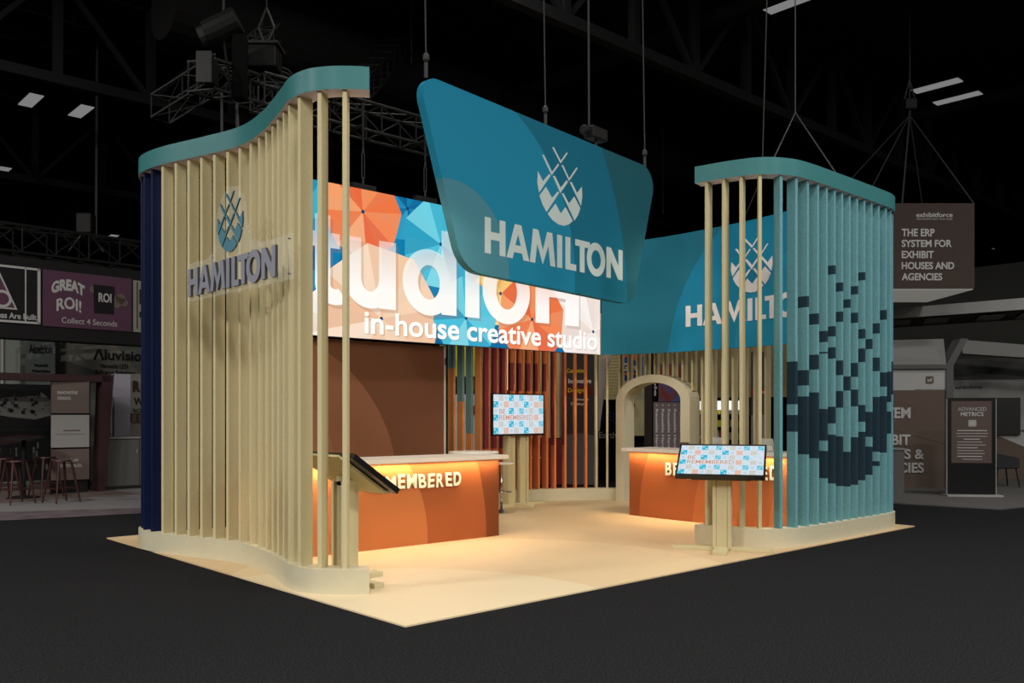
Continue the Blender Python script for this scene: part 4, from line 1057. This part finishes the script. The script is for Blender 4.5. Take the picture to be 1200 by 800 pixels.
# high table and stools
p = W(28, 15.9)
t = thing('high_table', 'dark round high table on a thin post at the neighbouring stand, far left', 'table', p)
zt = Zh(513, 15.9)
obj('tabletop', MB().lathe((p.x,p.y,zt-.03), [(0,0),(.36,0),(.36,.03),(0,.03)], 24), G['black'], t)
obj('pole', MB().tube((p.x,p.y,.03),(p.x,p.y,zt-.03),.035,10), G['black'], t)
obj('foot', MB().lathe((p.x,p.y,.01), [(0,0),(.28,0),(.27,.02),(.05,.05),(0,.05)], 20), G['black'], t)
for px, d, lab in ((72, 15.1, 'dark metal stool standing free in front of the light box tower'), (54, 16.2, 'dark metal stool half hidden behind the free standing one at far left'),
                   (19, 14.9, 'dark metal stool beside the thin table post at far left'), (4, 15.7, 'dark metal stool cut by the left picture edge')):
    p = W(px, d, .01)
    t = thing('metal_stool', lab, 'stool', p, 'metal stools round the dark high table'); hh = .72
    rz = .25
    def q(a, b, z, p=p, rz=rz): return Vector((p.x+a*math.cos(rz)-b*math.sin(rz), p.y+a*math.sin(rz)+b*math.cos(rz), z))
    obj('seat', MB().lathe((p.x,p.y,hh-.02), [(0,0),(.15,0),(.165,.01),(.16,.03),(0,.03)], 16), G['stool'], t)
    for sx in (-1,1):
        for sy in (-1,1):
            obj('leg', MB().tube(q(.11*sx,.11*sy,hh-.02), q(.21*sx,.21*sy,.012), .022, 6, r2=.014), G['stool'], t)
    mb = MB()
    cs = [(-1,-1),(1,-1),(1,1),(-1,1)]
    for i in range(4):
        a, b = cs[i], cs[(i+1)%4]; mb.tube(q(.175*a[0],.175*a[1],.25), q(.175*b[0],.175*b[1],.25), .009, 5)
    obj('stretcher', mb, G['stool'], t)

# right: hanging cube sign
cf_, _ = bframe(985, 17.6, 1142, 17.6)
CW = (1142-985)/1045*17.6; cz0, cz1 = Zh(338,17.6), Zh(238,17.6)
t = thing('cube_sign', 'dark brown hanging cube sign reading THE ERP SYSTEM FOR EXHIBIT HOUSES AND AGENCIES', 'hanging sign', cf_(CW/2, cz0))
mb = MB(); panel(cf_, 0, CW, cz0, cz1, -2.0, 0, mb, 0)
obj('box', mb, mat('dim_brown_fabric', rgb(70,60,56), .9, spec=.1), t)
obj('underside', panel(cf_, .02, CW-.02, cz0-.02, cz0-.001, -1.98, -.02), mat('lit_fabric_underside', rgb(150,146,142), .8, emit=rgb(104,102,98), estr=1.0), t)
mb = MB()
def cu(px): return (px-985)/1045*17.6
def cz(py): return Zh(py, 17.6)
text(mb, 'exhibitforce', cf_, cu(1073.5), cu(1116), cz(254.5), cz(249), .004, .01, bold=.015)
text(mb, 'MAXIMIZING BEST PRACTICES', cf_, cu(1074), cu(1116), cz(257.5), cz(255.8), .004, .006, bold=.0)
for tx, a, b, y0_, y1_ in (('THE ERP',1056.5,1095,277,268),('SYSTEM FOR',1056.5,1115,289.5,281),('EXHIBIT',1056.5,1094,302.5,294),('HOUSES AND',1056.5,1118,315.5,307),('AGENCIES',1056.5,1104,328.5,320)):
    text(mb, tx, cf_, cu(a), cu(b), cz(y0_), cz(y1_), .004, .01, bold=.025)
obj('lettering', mb, G['txt'], t)
ap = W(1066, 18.6, Zh(135, 18.6))
t = thing('chain_hoist', 'small grey hoist hanging above the brown cube sign', 'hoist', ap)
obj('motor', MB().box(ap+Vector((0,0,.22)), (.26,.2,.24), ex=RT, ey=FW), M['truss'], t, bevel=.03)
obj('hook', MB().tube(ap, ap+Vector((0,0,.1)), .03, 6), M['truss_lit'], t)
obj('chain', MB().tube(ap+Vector((0,0,.34)), (ap.x,ap.y,10.5), .015, 5).path([ap+RT*-.12+Vector((0,0,.3)), ap+Vector((0,0,.75)), ap+RT*.12+Vector((0,0,.3))], .015, 5), M['cable'], t)
for px, dd, lab in ((1012,0,'left front'),(1141,0,'right front'),(1046,2,'left rear'),(1084,2,'right rear')):
    e = cf_(cu(px) if not dd else (cu(985)+.05 if px < 1060 else CW-.05), cz1, -dd)
    cable([ap, e], 'thin rope from the small hoist to the ' + lab + ' corner of the brown cube sign', .011, 'sling_rope')
cable([ap, cf_(cu(1072), cz1, -.6)], 'twisted power cable from the small hoist down to the brown cube sign', .018, 'power_cable')

# right: neighbouring stand with canopy, wall, totem
R2 = dict(w=mat('dim_white_wall', rgb(160,160,158), .8), g=mat('dim_grey_wall', rgb(120,120,118), .8), g2=mat('dim_dark_grey', rgb(84,84,84), .8), br=mat('dim_brown_wall', rgb(92,78,70), .8), f=mat('dim_floor_planks', rgb(92,90,88), .7, speck=.12, speckscale=8, grain=(1,.15,1)))
q = [W(1010,16.5), W(1143,13.0), W(1290,16.5), W(1290,26), W(1010,26)]
q = [W(1020,15.2), W(1172,14.0), W(1290,15.6), W(1290,26), W(1020,26)]
mb = MB(); mb.add([(v.x,v.y,.02) for v in q]+[(v.x,v.y,.0) for v in q], [tuple(range(5)), tuple(range(9,4,-1))]+[(i,5+i,5+(i+1)%5,(i+1)%5) for i in range(5)])
tag(obj('stand_platform', mb, R2['f']), 'grey plank platform of the neighbouring stand at far right', 'platform')
# print wall
rf, _ = bframe(1000, 18.2, 1108, 18.0)
LW_ = (W(1108,18.0)-W(1000,18.2)).length
t = thing('backdrop_wall', 'brown wall with pale words ending TEM, BIT, S and IES beside the teal slat tower', 'backdrop', rf(LW_/2, .02))
mb = MB(); panel(rf, 0, LW_, .02, Zh(456,18), -.2, 0, mb, 0); panel(rf, 0, LW_, Zh(457,18), Zh(432,18), -.2, 0, mb, 1)
mb.prism([(.0,Zh(447,18)),(LW_*.52,Zh(447,18)),(LW_*.68,Zh(457,18)),(0,Zh(457,18))], rf, .0, .006, 1)
mb.prism([(LW_*.3,Zh(500,18)),(LW_*.5,Zh(470,18)),(LW_,Zh(500,18)),(LW_,Zh(520,18))], rf, .0, .006, 2)
obj('print', mb, [R2['br'], R2['w'], R2['br']], t)
ru = lambda px: (px-1000)/108*LW_
mb = MB()
for tx, a, b, y0_, y1_ in (('SYSTEM',1014,1067,490,477),('EXHIBIT',1010,1067,521.5,509),('HOUSES &',1008,1083,538,526),('AGENCIES',1010,1082.5,554,542)):
    text(mb, tx, rf, ru(a), ru(b), Zh(y0_,18), Zh(y1_,18), .008, .02, bold=.03)
obj('lettering', mb, G['txt'], t)
obj('logo_tile', MB().prism(rpoly([(ru(1085),Zh(449,18)),(ru(1094),Zh(449,18)),(ru(1094),Zh(440.5,18)),(ru(1085),Zh(440.5,18))],[.03]*4,4), rf, .005, .015), R2['br'], t)
mb = MB(); text(mb, 'ef', rf, ru(1086.5), ru(1092.5), Zh(447,18), Zh(443,18), .016, .02, bold=.015); obj('logo_letters', mb, G['txt'], t)
# sloped hood above that wall
hd = thing('canopy_hood', 'sloped grey hood over the brown wall at far right', 'canopy', rf(LW_/2, Zh(430,18)))
a = [rf(-.1,Zh(430,18),.05), rf(LW_+.0,Zh(428,18),.05), rf(LW_+.28,Zh(397,18.9),-.9), rf(-.1,Zh(399,18.9),-.9)]
b = [v+Vector((0,0,.12))-rf.n*0 for v in a]
b = [rf(-.1,Zh(430,18),-.3), rf(LW_,Zh(428,18),-.3), rf(LW_+.28,Zh(397,18.9),-1.1), rf(-.1,Zh(399,18.9),-1.1)]
mb = MB(); mb.add(a+b, [(0,1,2,3),(7,6,5,4),(0,4,5,1),(1,5,6,2),(2,6,7,3),(3,7,4,0)])
obj('hood_panel', mb, R2['g'], hd)
obj('hood_lip', panel(rf, -.1, LW_, Zh(432,18), Zh(427,18), -.3, .06), R2['g2'], hd)
tag(obj('support_column', MB().prism([(LW_,.02),(LW_+.14,.02),(LW_+.14,Zh(428,18)),(LW_+.42,Zh(397,18)),(LW_+.28,Zh(397,18)),(LW_,Zh(428,18))], rf, -.4, .04), R2['g2']), 'dark grey bent column beside the black totem at far right', 'column')
# rear wall
rw, _ = bframe(1108, 21.0, 1260, 20.0); LR = (W(1260,20)-W(1108,21)).length
t = thing('backdrop_wall', 'grey and brown rear wall with small exhibitforce word behind the black totem', 'backdrop', rw(LR/2, .02))
mb = MB(); panel(rw, 0, LR, .02, 1.15, -.1, 0, mb, 0); panel(rw, 0, LR, 1.15, Zh(445,20.7), -.1, 0, mb, 1); panel(rw, 0, LR, Zh(445,20.7), Zh(420,20.7), -.1, 0, mb, 2)
mb.prism([(LR*.3,1.15),(LR,.30),(LR,.75),(LR*.55,1.15)], rw, 0, .006, 1)
text(mb, 'exhibitforce', rw, LR*.075, LR*.29, Zh(455.5,20.8), Zh(451.5,20.8), .004, .012, bold=.015, mi=3)
obj('print', mb, [R2['br'], R2['w'], R2['g2'], G['txtd']], t)
# wall television
wt = lambda u, v, tt=0.0: rw(u, v, tt+.05)
t = thing('television', 'black switched off television on the grey wall at far right', 'television', rw(LR*.47, 1.1, .1))
u0_, u1_ = LR*.36, LR*.585
obj('case', panel(rw, u0_, u1_, Zh(509,20.6), Zh(466,20.6), .04, .1), M['black'], t)
obj('screen', panel(rw, u0_+.02, u1_-.02, Zh(508,20.6), Zh(467,20.6), .1, .103), M['black'], t)
# canopy strips above: three long shallow beams
for (ya_, yb_, yc, yd, d0, d1, mt_, lab) in (
    (318,262,384,384,27.0,25.0,R2['g2'],'huge dim grey fabric wall high behind the stand at far right'),):
    w2, _ = bframe(1000, 30, 1280, 27); Lw = (W(1280,27)-W(1000,30)).length
    tag(obj('fabric_wall', MB().prism([(0,0.02),(Lw,.02),(Lw,Zh(297,27)),(0,Zh(330,30))], w2, -.2, 0), mat('dim_olive_grey_fabric', rgb(74,74,70), .9)), lab, 'fabric wall')
c1, _ = bframe(1010, 20.5, 1270, 18.0); Lc = (W(1270,18)-W(1010,20.5)).length
t = thing('canopy', 'long pale grey overhead canopy with striped underside at far right', 'canopy', c1(Lc/2, 3.2))
zz = Zh(373, 20)
obj('fascia', MB().prism([(0,zz),(Lc,zz+.05),(Lc,zz+.30),(0,zz+.22)], c1, -.06, 0), R2['w'], t)
mb = MB(); mb.add([c1(0,zz,-.06),c1(Lc,zz+.05,-.06),c1(Lc,zz+.05,-2.2),c1(0,zz,-2.2),c1(0,zz+.04,-.06),c1(Lc,zz+.09,-.06),c1(Lc,zz+.09,-2.2),c1(0,zz+.04,-2.2)], [(0,3,2,1),(4,5,6,7),(0,1,5,4),(1,2,6,5),(2,3,7,6),(3,0,4,7)], 0)
for u in (.5,1.3,2.4,3.2,4.2):
    mb.add([c1(u,zz-.004,-.3),c1(u+.5,zz-.002,-.3),c1(u+.2,zz-.004,-1.6),c1(u-.3,zz-.004,-1.6)], [(0,3,2,1)], 1)
obj('underside', mb, [R2['br'], R2['w']], t)
c2_, _ = bframe(1128, 19.5, 1270, 18.6)
t = tag(obj('canopy_beam', MB().prism([(0,Zh(414,19.5)),(2.9,Zh(428,19)),(2.9,Zh(415,19)),(0,Zh(398,19.5))], c2_, -.5, 0), R2['g']), 'sloping grey canopy beam above the exhibitforce word at far right', 'canopy')
# totem
tf, _ = bframe(1110, 16.2, 1163, 16.1); tw_ = .83
t = thing('totem_display', 'black freestanding digital totem reading ADVANCED METRICS at far right', 'digital totem', tf(tw_/2, .02))
obj('case', MB().prism(rpoly([(0,.05),(tw_,.05),(tw_,1.80),(0,1.80)],[.03]*4,4), tf, -.08, 0), M['black'], t)
obj('frame_edge', panel(tf, -.012, 0, .05, 1.78, -.06, .004, panel(tf, tw_, tw_+.012, .05, 1.78, -.06, .004)), G['lgrey'], t)
obj('foot', panel(tf, -.04, tw_+.08, .02, .05, -.22, .14), G['lgrey'], t)
mb = MB(); panel(tf, .07, tw_-.07, .62, 1.74, .001, .004, mb, 0)
text(mb, 'ADVANCED', tf, .18, tw_-.16, 1.56, 1.63, .005, .008, bold=.015, mi=2); text(mb, 'METRICS', tf, .23, tw_-.21, 1.47, 1.54, .005, .008, bold=.015, mi=1)
mb.prism(rpoly([(.36,1.28),(.50,1.28),(.50,1.40),(.36,1.40)],[.02]*4,3), tf, .005, .007, 2); text(mb, 'ef', tf, .39, .47, 1.31, 1.37, .008, .010, bold=.015, mi=1)
for k, (a, b) in enumerate(((.17,.68),(.15,.70),(.17,.68),(.28,.56),(.17,.60),(.17,.66),(.17,.52),(.17,.62),(.17,.64),(.17,.60),(.26,.60))):
    z = 1.20-k*.052; panel(tf, a, b, z, z+.014, .005, .007, mb, 2 if k % 3 else 1)
obj('screen', mb, [mat('dim_brown_screen', rgb(82,68,64), .5), G['txt'], G['lgrey']], t, label='brown screen with pale text')
# counter block and armchair
kf, _ = bframe(1030, 16.6, 1060, 16.6)
t = thing('counter_block', 'plain grey counter block just right of the teal slat tower', 'counter', kf(.25, .02))
obj('body', panel(kf, 0, .47, .02, Zh(527,16.6), -.4, 0), R2['g2'], t); obj('block_top', panel(kf, -.02, .49, Zh(527,16.6), Zh(525,16.6), -.42, .02), R2['g'], t)
p = W(1174, 18.3, .02)
t = thing('armchair', 'dark upholstered armchair with thin black legs beside the totem at far right', 'armchair', p)
def q(a, b, z): return Vector((p.x, p.y, 0))+RT*a+FW*b+Vector((0,0,z))
dk = mat('dark_grey_upholstery', rgb(44,44,46), .8)
obj('seat', MB().box(q(0,0,.44), (.46,.46,.08), ex=RT, ey=FW), dk, t, bevel=.02)
mb = MB(); mb.box(q(-.25,.05,.62), (.04,.5,.40), ex=(RT*.96+Vector((0,0,-.25))).normalized(), ey=FW, ez=(RT*-.25+Vector((0,0,.97))).normalized())
obj('backrest', mb, dk, t, bevel=.02)
for s_ in (-1,1):
    mb = MB(); mb.prism([(-.24,.42),(.22,.42),(.22,.62),(-.30,.72)], (lambda u, v, tt=0.0, s_=s_: q(u, s_*.24+tt, v)), -.02, .02); obj('armrest', mb, dk, t)
    for a in (-1,1): obj('leg', MB().tube(q(.18*a,.18*s_,.42), q(.24*a,.22*s_,.025), .014, 6), M['black'], t)

# ------------------------------------------------------------------ things seen through the rear slats
BW = mat('pale_yellow_hall_wall', rgb(196,186,140), .8); SHT = mat('rolling_shutter_beige', rgb(176,160,112), .6)
def shutter_mb(fr, u0, u1, v0, v1):
    mb = MB(); n = int((v1-v0)/.09)
    for k in range(n):
        a = v0+(v1-v0)*k/n; b = v0+(v1-v0)*(k+1)/n
        panel(fr, u0, u1, a, b-.02, 0, .03, mb); panel(fr, u0, u1, b-.02, b, 0, .005, mb)
    return mb
w3, _ = bframe(690, 27.5, 930, 24.5); L3_ = (W(930,24.5)-W(690,27.5)).length
u3 = lambda px: (px-690)/240*L3_
t = thing('shutter_wall', 'pale hall wall with beige rolling shutters seen through the rear cream slats', 'wall', w3(L3_/2, 0))
obj('wall_panel', panel(w3, 0, u3(775), 0, 4.6, -.3, 0), BW, t)
obj('shutter', shutter_mb(w3, 0, u3(756), 2.1, 4.4), SHT, t, label='beige ribbed shutter')
obj('shutter', shutter_mb(w3, u3(775), L3_, Zh(466,26), 4.4), SHT, t, label='beige ribbed shutter')
obj('fire_alarm', panel(w3, u3(745), u3(749), Zh(476,27), Zh(472,27), 0, .06), G['red'], t, label='red alarm box')
# trash bin
p = W(749, 23.5)
t = thing('trash_bin', 'black domed trash bin seen through the archway', 'bin', p)
hb = Zh(510.5, 23.5)
obj('body', MB().lathe(p, [(0,0),(.20,0),(.25,hb*.84),(0,hb*.84)], 20), M['black'], t)
obj('lid', MB().lathe(p+Vector((0,0,hb*.84)), [(0,0),(.27,0),(.27,.05),(.20,hb*.16),(0,hb*.16)], 20), M['matte_black'], t)
# dark pillar, screen and word column in the archway
pf2, _ = bframe(755, 19.5, 800, 19.3)
tag(obj('pillar', panel(pf2, .0, .17, 0, 3.2, -.4, 0), mat('dark_brown_pillar', rgb(44,32,28), .7)), 'dark brown pillar seen through the archway', 'pillar')
t = thing('word_column', 'grey column printed with vertical Reusable Hardware lines seen through the archway', 'display column', pf2(.5, 0))
mb = MB(); panel(pf2, .20, .86, 0, Zh(471,19.4), -.3, 0, mb, 0)
for k in range(5):
    c = .265+k*.13
    rf_ = lambda u, v, tt=0.0, c=c: pf2(c+v, 1.62-u, tt)
    text(mb, 'Reusable Hardware', rf_, 0, 1.15, -.018, .035, .002, .006, bold=.03, mi=1)
    text(mb, '*', rf_, -.10, -.06, -.015, .025, .002, .006, mi=1)
obj('print', mb, [mat('mauve_grey_print', rgb(118,106,106), .7), mat('pale_words', rgb(215,208,205), .6)], t)
mb = MB(); panel(pf2, .20, .30, Zh(471,19.4), 3.2, -.3, .0, mb, 0)
for k, tx in enumerate(('Reusable',)):
    rf_ = lambda u, v, tt=0.0: pf2(.235+v, 3.0-u, tt); text(mb, tx, rf_, 0, 1.1, -.02, .04, .002, .006, bold=.03, mi=1)
obj('dark_strip', mb, [M['matte_black'], G['txt']], t)
m, nt, b = nodes('blue_red_screen_picture'); b.inputs['Roughness'].default_value = .4
tcn = nt.nodes.new('ShaderNodeTexCoord'); nz = nt.nodes.new('ShaderNodeTexNoise'); nz.inputs['Scale'].default_value = 2.2
nt.links.new(tcn.outputs['Object'], nz.inputs['Vector']); rr = nt.nodes.new('ShaderNodeValToRGB')
rr.color_ramp.elements[0].position = .42; rr.color_ramp.elements[0].color = rgb(120,48,36); rr.color_ramp.elements[1].position = .56; rr.color_ramp.elements[1].color = rgb(60,84,140)
nt.links.new(nz.outputs[0], rr.inputs[0]); nt.links.new(rr.outputs[0], b.inputs['Base Color'])
tag(obj('poster_screen', panel(pf2, .31, .9, Zh(471,19.4)+.01, 2.6, -.04, .02), m), 'blue and red poster at the top of the archway opening', 'poster')
# hanging blue sign
p3, _ = bframe(726, 20.5, 755, 20.5)
mb = MB(); panel(p3, 0, .55, Zh(446,20.5), Zh(400,20.5), -.06, 0, mb, 0)
mb.prism([(0,2.75),(.2,2.85),(.38,2.72),(.55,2.86),(.55,3.1),(0,3.1)], p3, 0, .008, 1)
text(mb, 'Gives', p3, .06, .5, 2.50, 2.68, .01, .014, bold=.04, mi=2); mb.prism([(.1,2.40),(.45,2.42),(.44,2.46),(.1,2.45)], p3, .0, .01, 1)
tag(obj('sign_board', mb, [G['blue'], G['orange'], M['white']]), 'blue sign with orange top seen through slats left above the archway', 'sign')
# innovative design banner
p4, _ = bframe(663, 19.2, 700, 19.0)
grey = arc_mat('banner_grey_print', rgb(52,50,54), [(.3, .2, .9, rgb(96,90,92))], tuple(p4.ex), tuple(p4(0,0)), rough=.6)
t = thing('display_banner', 'tall dark banner reading Customize Innovative Design Development behind the orange slats', 'banner', p4(.35, 0))
obj('banner_panel', panel(p4, 0, .70, 0, Zh(395,19.1), -.08, 0), grey, t)
obj('red_strip', panel(p4, 0, .70, Zh(463,19.1), Zh(452,19.1), 0, .006), mat('deep_red_strip', rgb(86,26,22), .6), t)
mb = MB()
for tx, a, b, y0_, y1_, mi in (('Customize',.03,.40,436.5,431.5,1),('Innovative',.06,.56,449,443.5,0),('Design',.05,.40,461,454.5,1),('Reusable',.25,.50,469,466.5,0),('Deploy',.12,.40,475.5,471.5,0)):
    text(mb, tx, p4, a, b, Zh(y0_,19.1), Zh(y1_,19.1), .008, .012, bold=.02, mi=mi)
obj('lettering', mb, [M['white'], mat('yellow_words', rgb(226,184,30), .6)], t)
# dark earth display with white curved fin
p5, _ = bframe(692, 20.5, 728, 20.3)
mb = MB(); panel(p5, 0, .72, 0, Zh(468,20.4), -.1, 0, mb, 0)
for k in range(3):
    for j in range(18):
        A = PI*j/18*1.3-.4; B = PI*(j+1)/18*1.3-.4; r = .22+.05*k
        mb.prism([(.42-r*math.cos(A),1.05+r*1.6*math.sin(A)),(.42-r*math.cos(B),1.05+r*1.6*math.sin(B)),(.42-(r-.008)*math.cos(B),1.05+(r-.008)*1.6*math.sin(B)),(.42-(r-.008)*math.cos(A),1.05+(r-.008)*1.6*math.sin(A))], p5, .001, .004, 1)
text(mb, 'Earth', p5, .2, .6, .96, 1.10, .005, .01, bold=.01, mi=2)
tag(obj('dark_display', mb, [M['matte_black'], G['blue'], G['lgrey']]), 'black display with faint blue rings and the word Earth left of the archway', 'display')
tag(obj('curved_fin', MB().prism([(.08,Zh(505,20.3)),(.22,Zh(505,20.3)),(.40,2.5),(.62,3.2),(.36,3.2),(.2,2.4)], p5, .05, .12), mat('pinkish_white_fin', rgb(206,186,178), .6)), 'pinkish white curved fin leaning behind the cream slats left of the archway', 'display fin')
# timber boards and red desk behind the plum slats
p6, _ = bframe(612, 19.5, 656, 19.2)
mb = MB(); panel(p6, 0, .85, 1.0, 3.4, -.1, 0, mb, 0)
for k in range(5): panel(p6, .17*k, .17*k+.008, 1.0, 3.4, 0, .003, mb, 1)
tag(obj('timber_wall', mb, [mat('pale_pine_boards', rgb(216,180,130), .6, speck=.12, speckscale=8, grain=(1,1,.2)), G['tan']]), 'pale pine board wall behind the plum slats right of the television', 'wall panel')
tag(obj('red_desk', panel(p6, -.15, .95, 0, .98, -.6, .1), mat('deep_red_desk', rgb(120,36,36), .5)), 'deep red desk behind the orange slats right of the television', 'desk')
mb = MB(); p7 = frame(W(615,18.6), W(632,18.6)-W(615,18.6))
for cx in (.08,.26):
    for k in range(16):
        A = 2*PI*k/16; B = 2*PI*(k+1)/16; mb.tube(p7(cx+.05*math.cos(A), .95+.2*math.sin(A)), p7(cx+.05*math.cos(B), .95+.2*math.sin(B)), .012, 5)
mb.tube(p7(-.02,.6), p7(.34,.6), .012, 5)
tag(obj('white_wire_frame', mb, M['white']), 'looped white wire rack behind the orange slats below the television', 'rack')
p8, _ = bframe(588, 19.0, 614, 19.0)
t = thing('light_box_stand', 'narrow warm lit panel on a dark stand glowing between the plum slats above the television', 'light panel', p8(.19, 0))
obj('lit_face', panel(p8, 0, .38, Zh(457,19), 3.4, -.1, 0), emat('warm_lit_face', rgb(250,214,140), .9), t)
obj('stand_post', panel(p8, .05, .33, 0, Zh(457,19), -.08, -.03), G['maroon'], t)
tag(obj('pale_panel', panel(p8, -.45, -.1, 0, 3.4, -.1, 0), mat('pale_grey_panel', rgb(190,186,170), .7)), 'pale panel glimpsed between the first plum slats left of the television', 'wall panel')
# yellow stand behind teal slats
p9, _ = bframe(528, 18.5, 562, 18.5)
t = thing('striped_display', 'display with yellow top, black logo band and white lower panel behind the grey-teal slats', 'display', p9(.3, 0))
obj('yellow_panel', panel(p9, 0, .62, Zh(441,18.5), 3.4, -.1, 0), G['yellow'], t)
mb = MB(); panel(p9, 0, .62, Zh(462,18.5), Zh(441,18.5), -.1, 0, mb, 0); mb.prism([(.45+.09*math.cos(a), 2.13+.12*math.sin(a)) for a in [PI*k/8 for k in range(16)]], p9, 0, .01, 1)
obj('black_band', mb, [M['matte_black'], G['red']], t)
mb = MB(); panel(p9, 0, .62, 0, Zh(462,18.5), -.1, 0, mb, 0); mb.prism([(.3,1.3),(.5,1.5),(.55,1.75),(.4,1.6)], p9, 0, .01, 1)
obj('white_panel', mb, [mat('cool_white_panel', rgb(214,226,236), .6), G['red']], t)
# bright showroom behind the cream slats, right part
p10, _ = bframe(812, 23, 905, 21.5); Lp = (W(905,21.5)-W(812,23)).length
t = thing('lit_showcase', 'bright white lit showcase with shelves of goods behind the cream slats above the kiosk', 'showcase', p10(Lp/2, 0))
obj('back_panel', panel(p10, 0, Lp*.72, 0, Zh(466,22), -.8, -.7), G['black'], t)
mb = MB()
for u in (.06,.42,.78,1.14): panel(p10, u, u+.26, Zh(480,22), Zh(469,22), -.3, -.2, mb)
obj('lamp_panel', mb, emat('white_lamp_panel', (1,1,.98,1), 1.0), t)
rr_ = random.Random(9); 
for r in range(4):
    z = .55+.32*r
    obj('shelf', panel(p10, 0, Lp*.66, z-.03, z, -.65, -.1), G['dgrey'], t)
mb = MB(); 
cols_ = [M['white'], G['yellow'], G['red'], G['dgrey'], G['lgrey']]
for r in range(4):
    u = .03
    while u < Lp*.62:
        w_ = rr_.uniform(.04,.12); h_ = rr_.uniform(.08,.24); z = .55+.32*r
        panel(p10, u, u+w_, z, z+h_, -.4, -.3, mb, rr_.randrange(5)); u += w_+rr_.uniform(.01,.05)
g_ = obj('goods', mb, cols_, t); g_['kind'] = 'stuff'
# dark banner with red strip
p11, _ = bframe(880, 20.0, 902, 19.8)
t = thing('display_banner', 'tall grey banner with a red strip left of the first teal slat', 'banner', p11(.25, 0))
obj('banner_panel', panel(p11, 0, .42, 0, 2.9, -.08, 0), arc_mat('banner_grey_print_fade', rgb(70,66,70), [(.2,.3,1.2, rgb(124,116,124))], tuple(p11.ex), tuple(p11(0,0)), rough=.6), t)
obj('red_strip', panel(p11, 0, .42, Zh(463,19.9), Zh(455,19.9), 0, .006), mat('red_banner_strip', rgb(140,34,38), .6), t)
mb = MB(); text(mb, 'Custom', p11, .05, .3, Zh(460.5,19.9), Zh(457.5,19.9), .008, .012, bold=.02); obj('lettering', mb, M['white'], t)
# pale distant booth boxes filling the view between slats
p12, _ = bframe(560, 30, 780, 30)
tag(obj('far_partition', panel(p12, 0, 6.3, 0, 3.6, -.2, 0), mat('dim_brown_grey_partition', rgb(74,68,62), .9)), 'dim brown partition far behind the orange and cream slats', 'partition wall')

# ------------------------------------------------------------------ lights
def area(name, loc, size, power, col=(1,1,1), rot=(0,0,0), sy=None, spread=PI):
    l = bpy.data.lights.new(name, 'AREA'); l.energy = power; l.size = size; l.color = col; l.spread = spread
    if sy: l.shape = 'RECTANGLE'; l.size_y = sy
    o = bpy.data.objects.new(name, l); COL.objects.link(o); o.location = loc; o.rotation_euler = rot; return o
def spot(name, loc, tgt, power, col=(1,1,1), ang=60, r=.15, blend=.6):
    l = bpy.data.lights.new(name, 'SPOT'); l.energy = power; l.color = col; l.spot_size = math.radians(ang); l.shadow_soft_size = r; l.spot_blend = blend
    o = bpy.data.objects.new(name, l); COL.objects.link(o); o.location = loc
    d = Vector(tgt)-Vector(loc); o.rotation_euler = d.to_track_quat('-Z','Y').to_euler(); return o
# the hall's own high bay lamps overhead and behind the viewer
for x, y, p in ((-5,-12.6,1300),(3.7,-12.6,1100),(-13,-4.2,1300),(-13,4.4,1500),(-13,13,900),(-5,-4.2,250),(3.7,-4.2,300),(12.2,-4.2,300),(3.7,4.4,160),(12.2,-12.6,500),(-13,-12.6,600)):
    area('hall_or_fill_light', (x,y,9.9), 1.6, p, (1,.97,.92), sy=1.2)
# warm strips under the counter tops
for cv, nm in ((cvL,'left'), (cvR,'right')):
    n_ = 3
    for i in range(n_):
        s = cv.len*(i+.5)/n_; p, T, n = cv.at(s)
        o = area('counter_strip_lamp', (p[0]-n[0]*.055, p[1]-n[1]*.055, .94), cv.len/n_*.98, 7.5, (1,.73,.42), sy=.02)
        o.rotation_euler = (0, 0, math.atan2(T[1], T[0]))
# unseen warm spots, added to brighten the booth interior and rear slats
for x, y, z, tx, ty_, tz, p in ((2.2,4.6,5.25,2.6,1.6,0,60),(5.0,4.6,5.25,4.8,2.0,0,70),(6.75,1.1,4.1,6.7,5.7,1.3,120),(5.0,.95,4.1,6.3,5.9,.7,200),(4.34,4.80,2.42,7.2,5.9,1.0,75),(1.6,1.6,4.1,4.2,3.0,0,60),(1.1,1.7,4.1,3.0,4.95,1.3,110)):
    spot('interior_fill_spot', (x,y,z), (tx,ty_,tz), p, (1,.84,.62), 80, .04, 1.0)
# unseen fill spots added to brighten the shutter wall and the left-hand stand
spot('hall_or_fill_light', (15.2,14.4,7.9), (19,17.5,0), 1300, (1,.97,.92), 110, .05, 1.0)
spot('hall_or_fill_light', (-5,6.5,9.85), (1.5,15,0), 900, (1,.97,.92), 120, .05, 1.0)

w = bpy.data.worlds.new('world'); SC.world = w; w.use_nodes = True
w.node_tree.nodes['Background'].inputs[0].default_value = (1,1,1,1); w.node_tree.nodes['Background'].inputs[1].default_value = 0.02

# ------------------------------------------------------------------ camera
cam = bpy.data.cameras.new('camera'); co = bpy.data.objects.new('camera', cam); COL.objects.link(co)
co.location = CAM
co.rotation_euler = FW.to_track_quat('-Z','Y').to_euler()
cam.sensor_width = 36; cam.lens = 36*1045/1200; cam.shift_y = 86/1200.0; cam.clip_end = 300
SC.camera = co
SC.view_settings.view_transform = 'Standard'; SC.view_settings.look = 'None'; SC.view_settings.exposure = 0.0; SC.view_settings.gamma = 1.0
SC.view_settings.use_curve_mapping = False
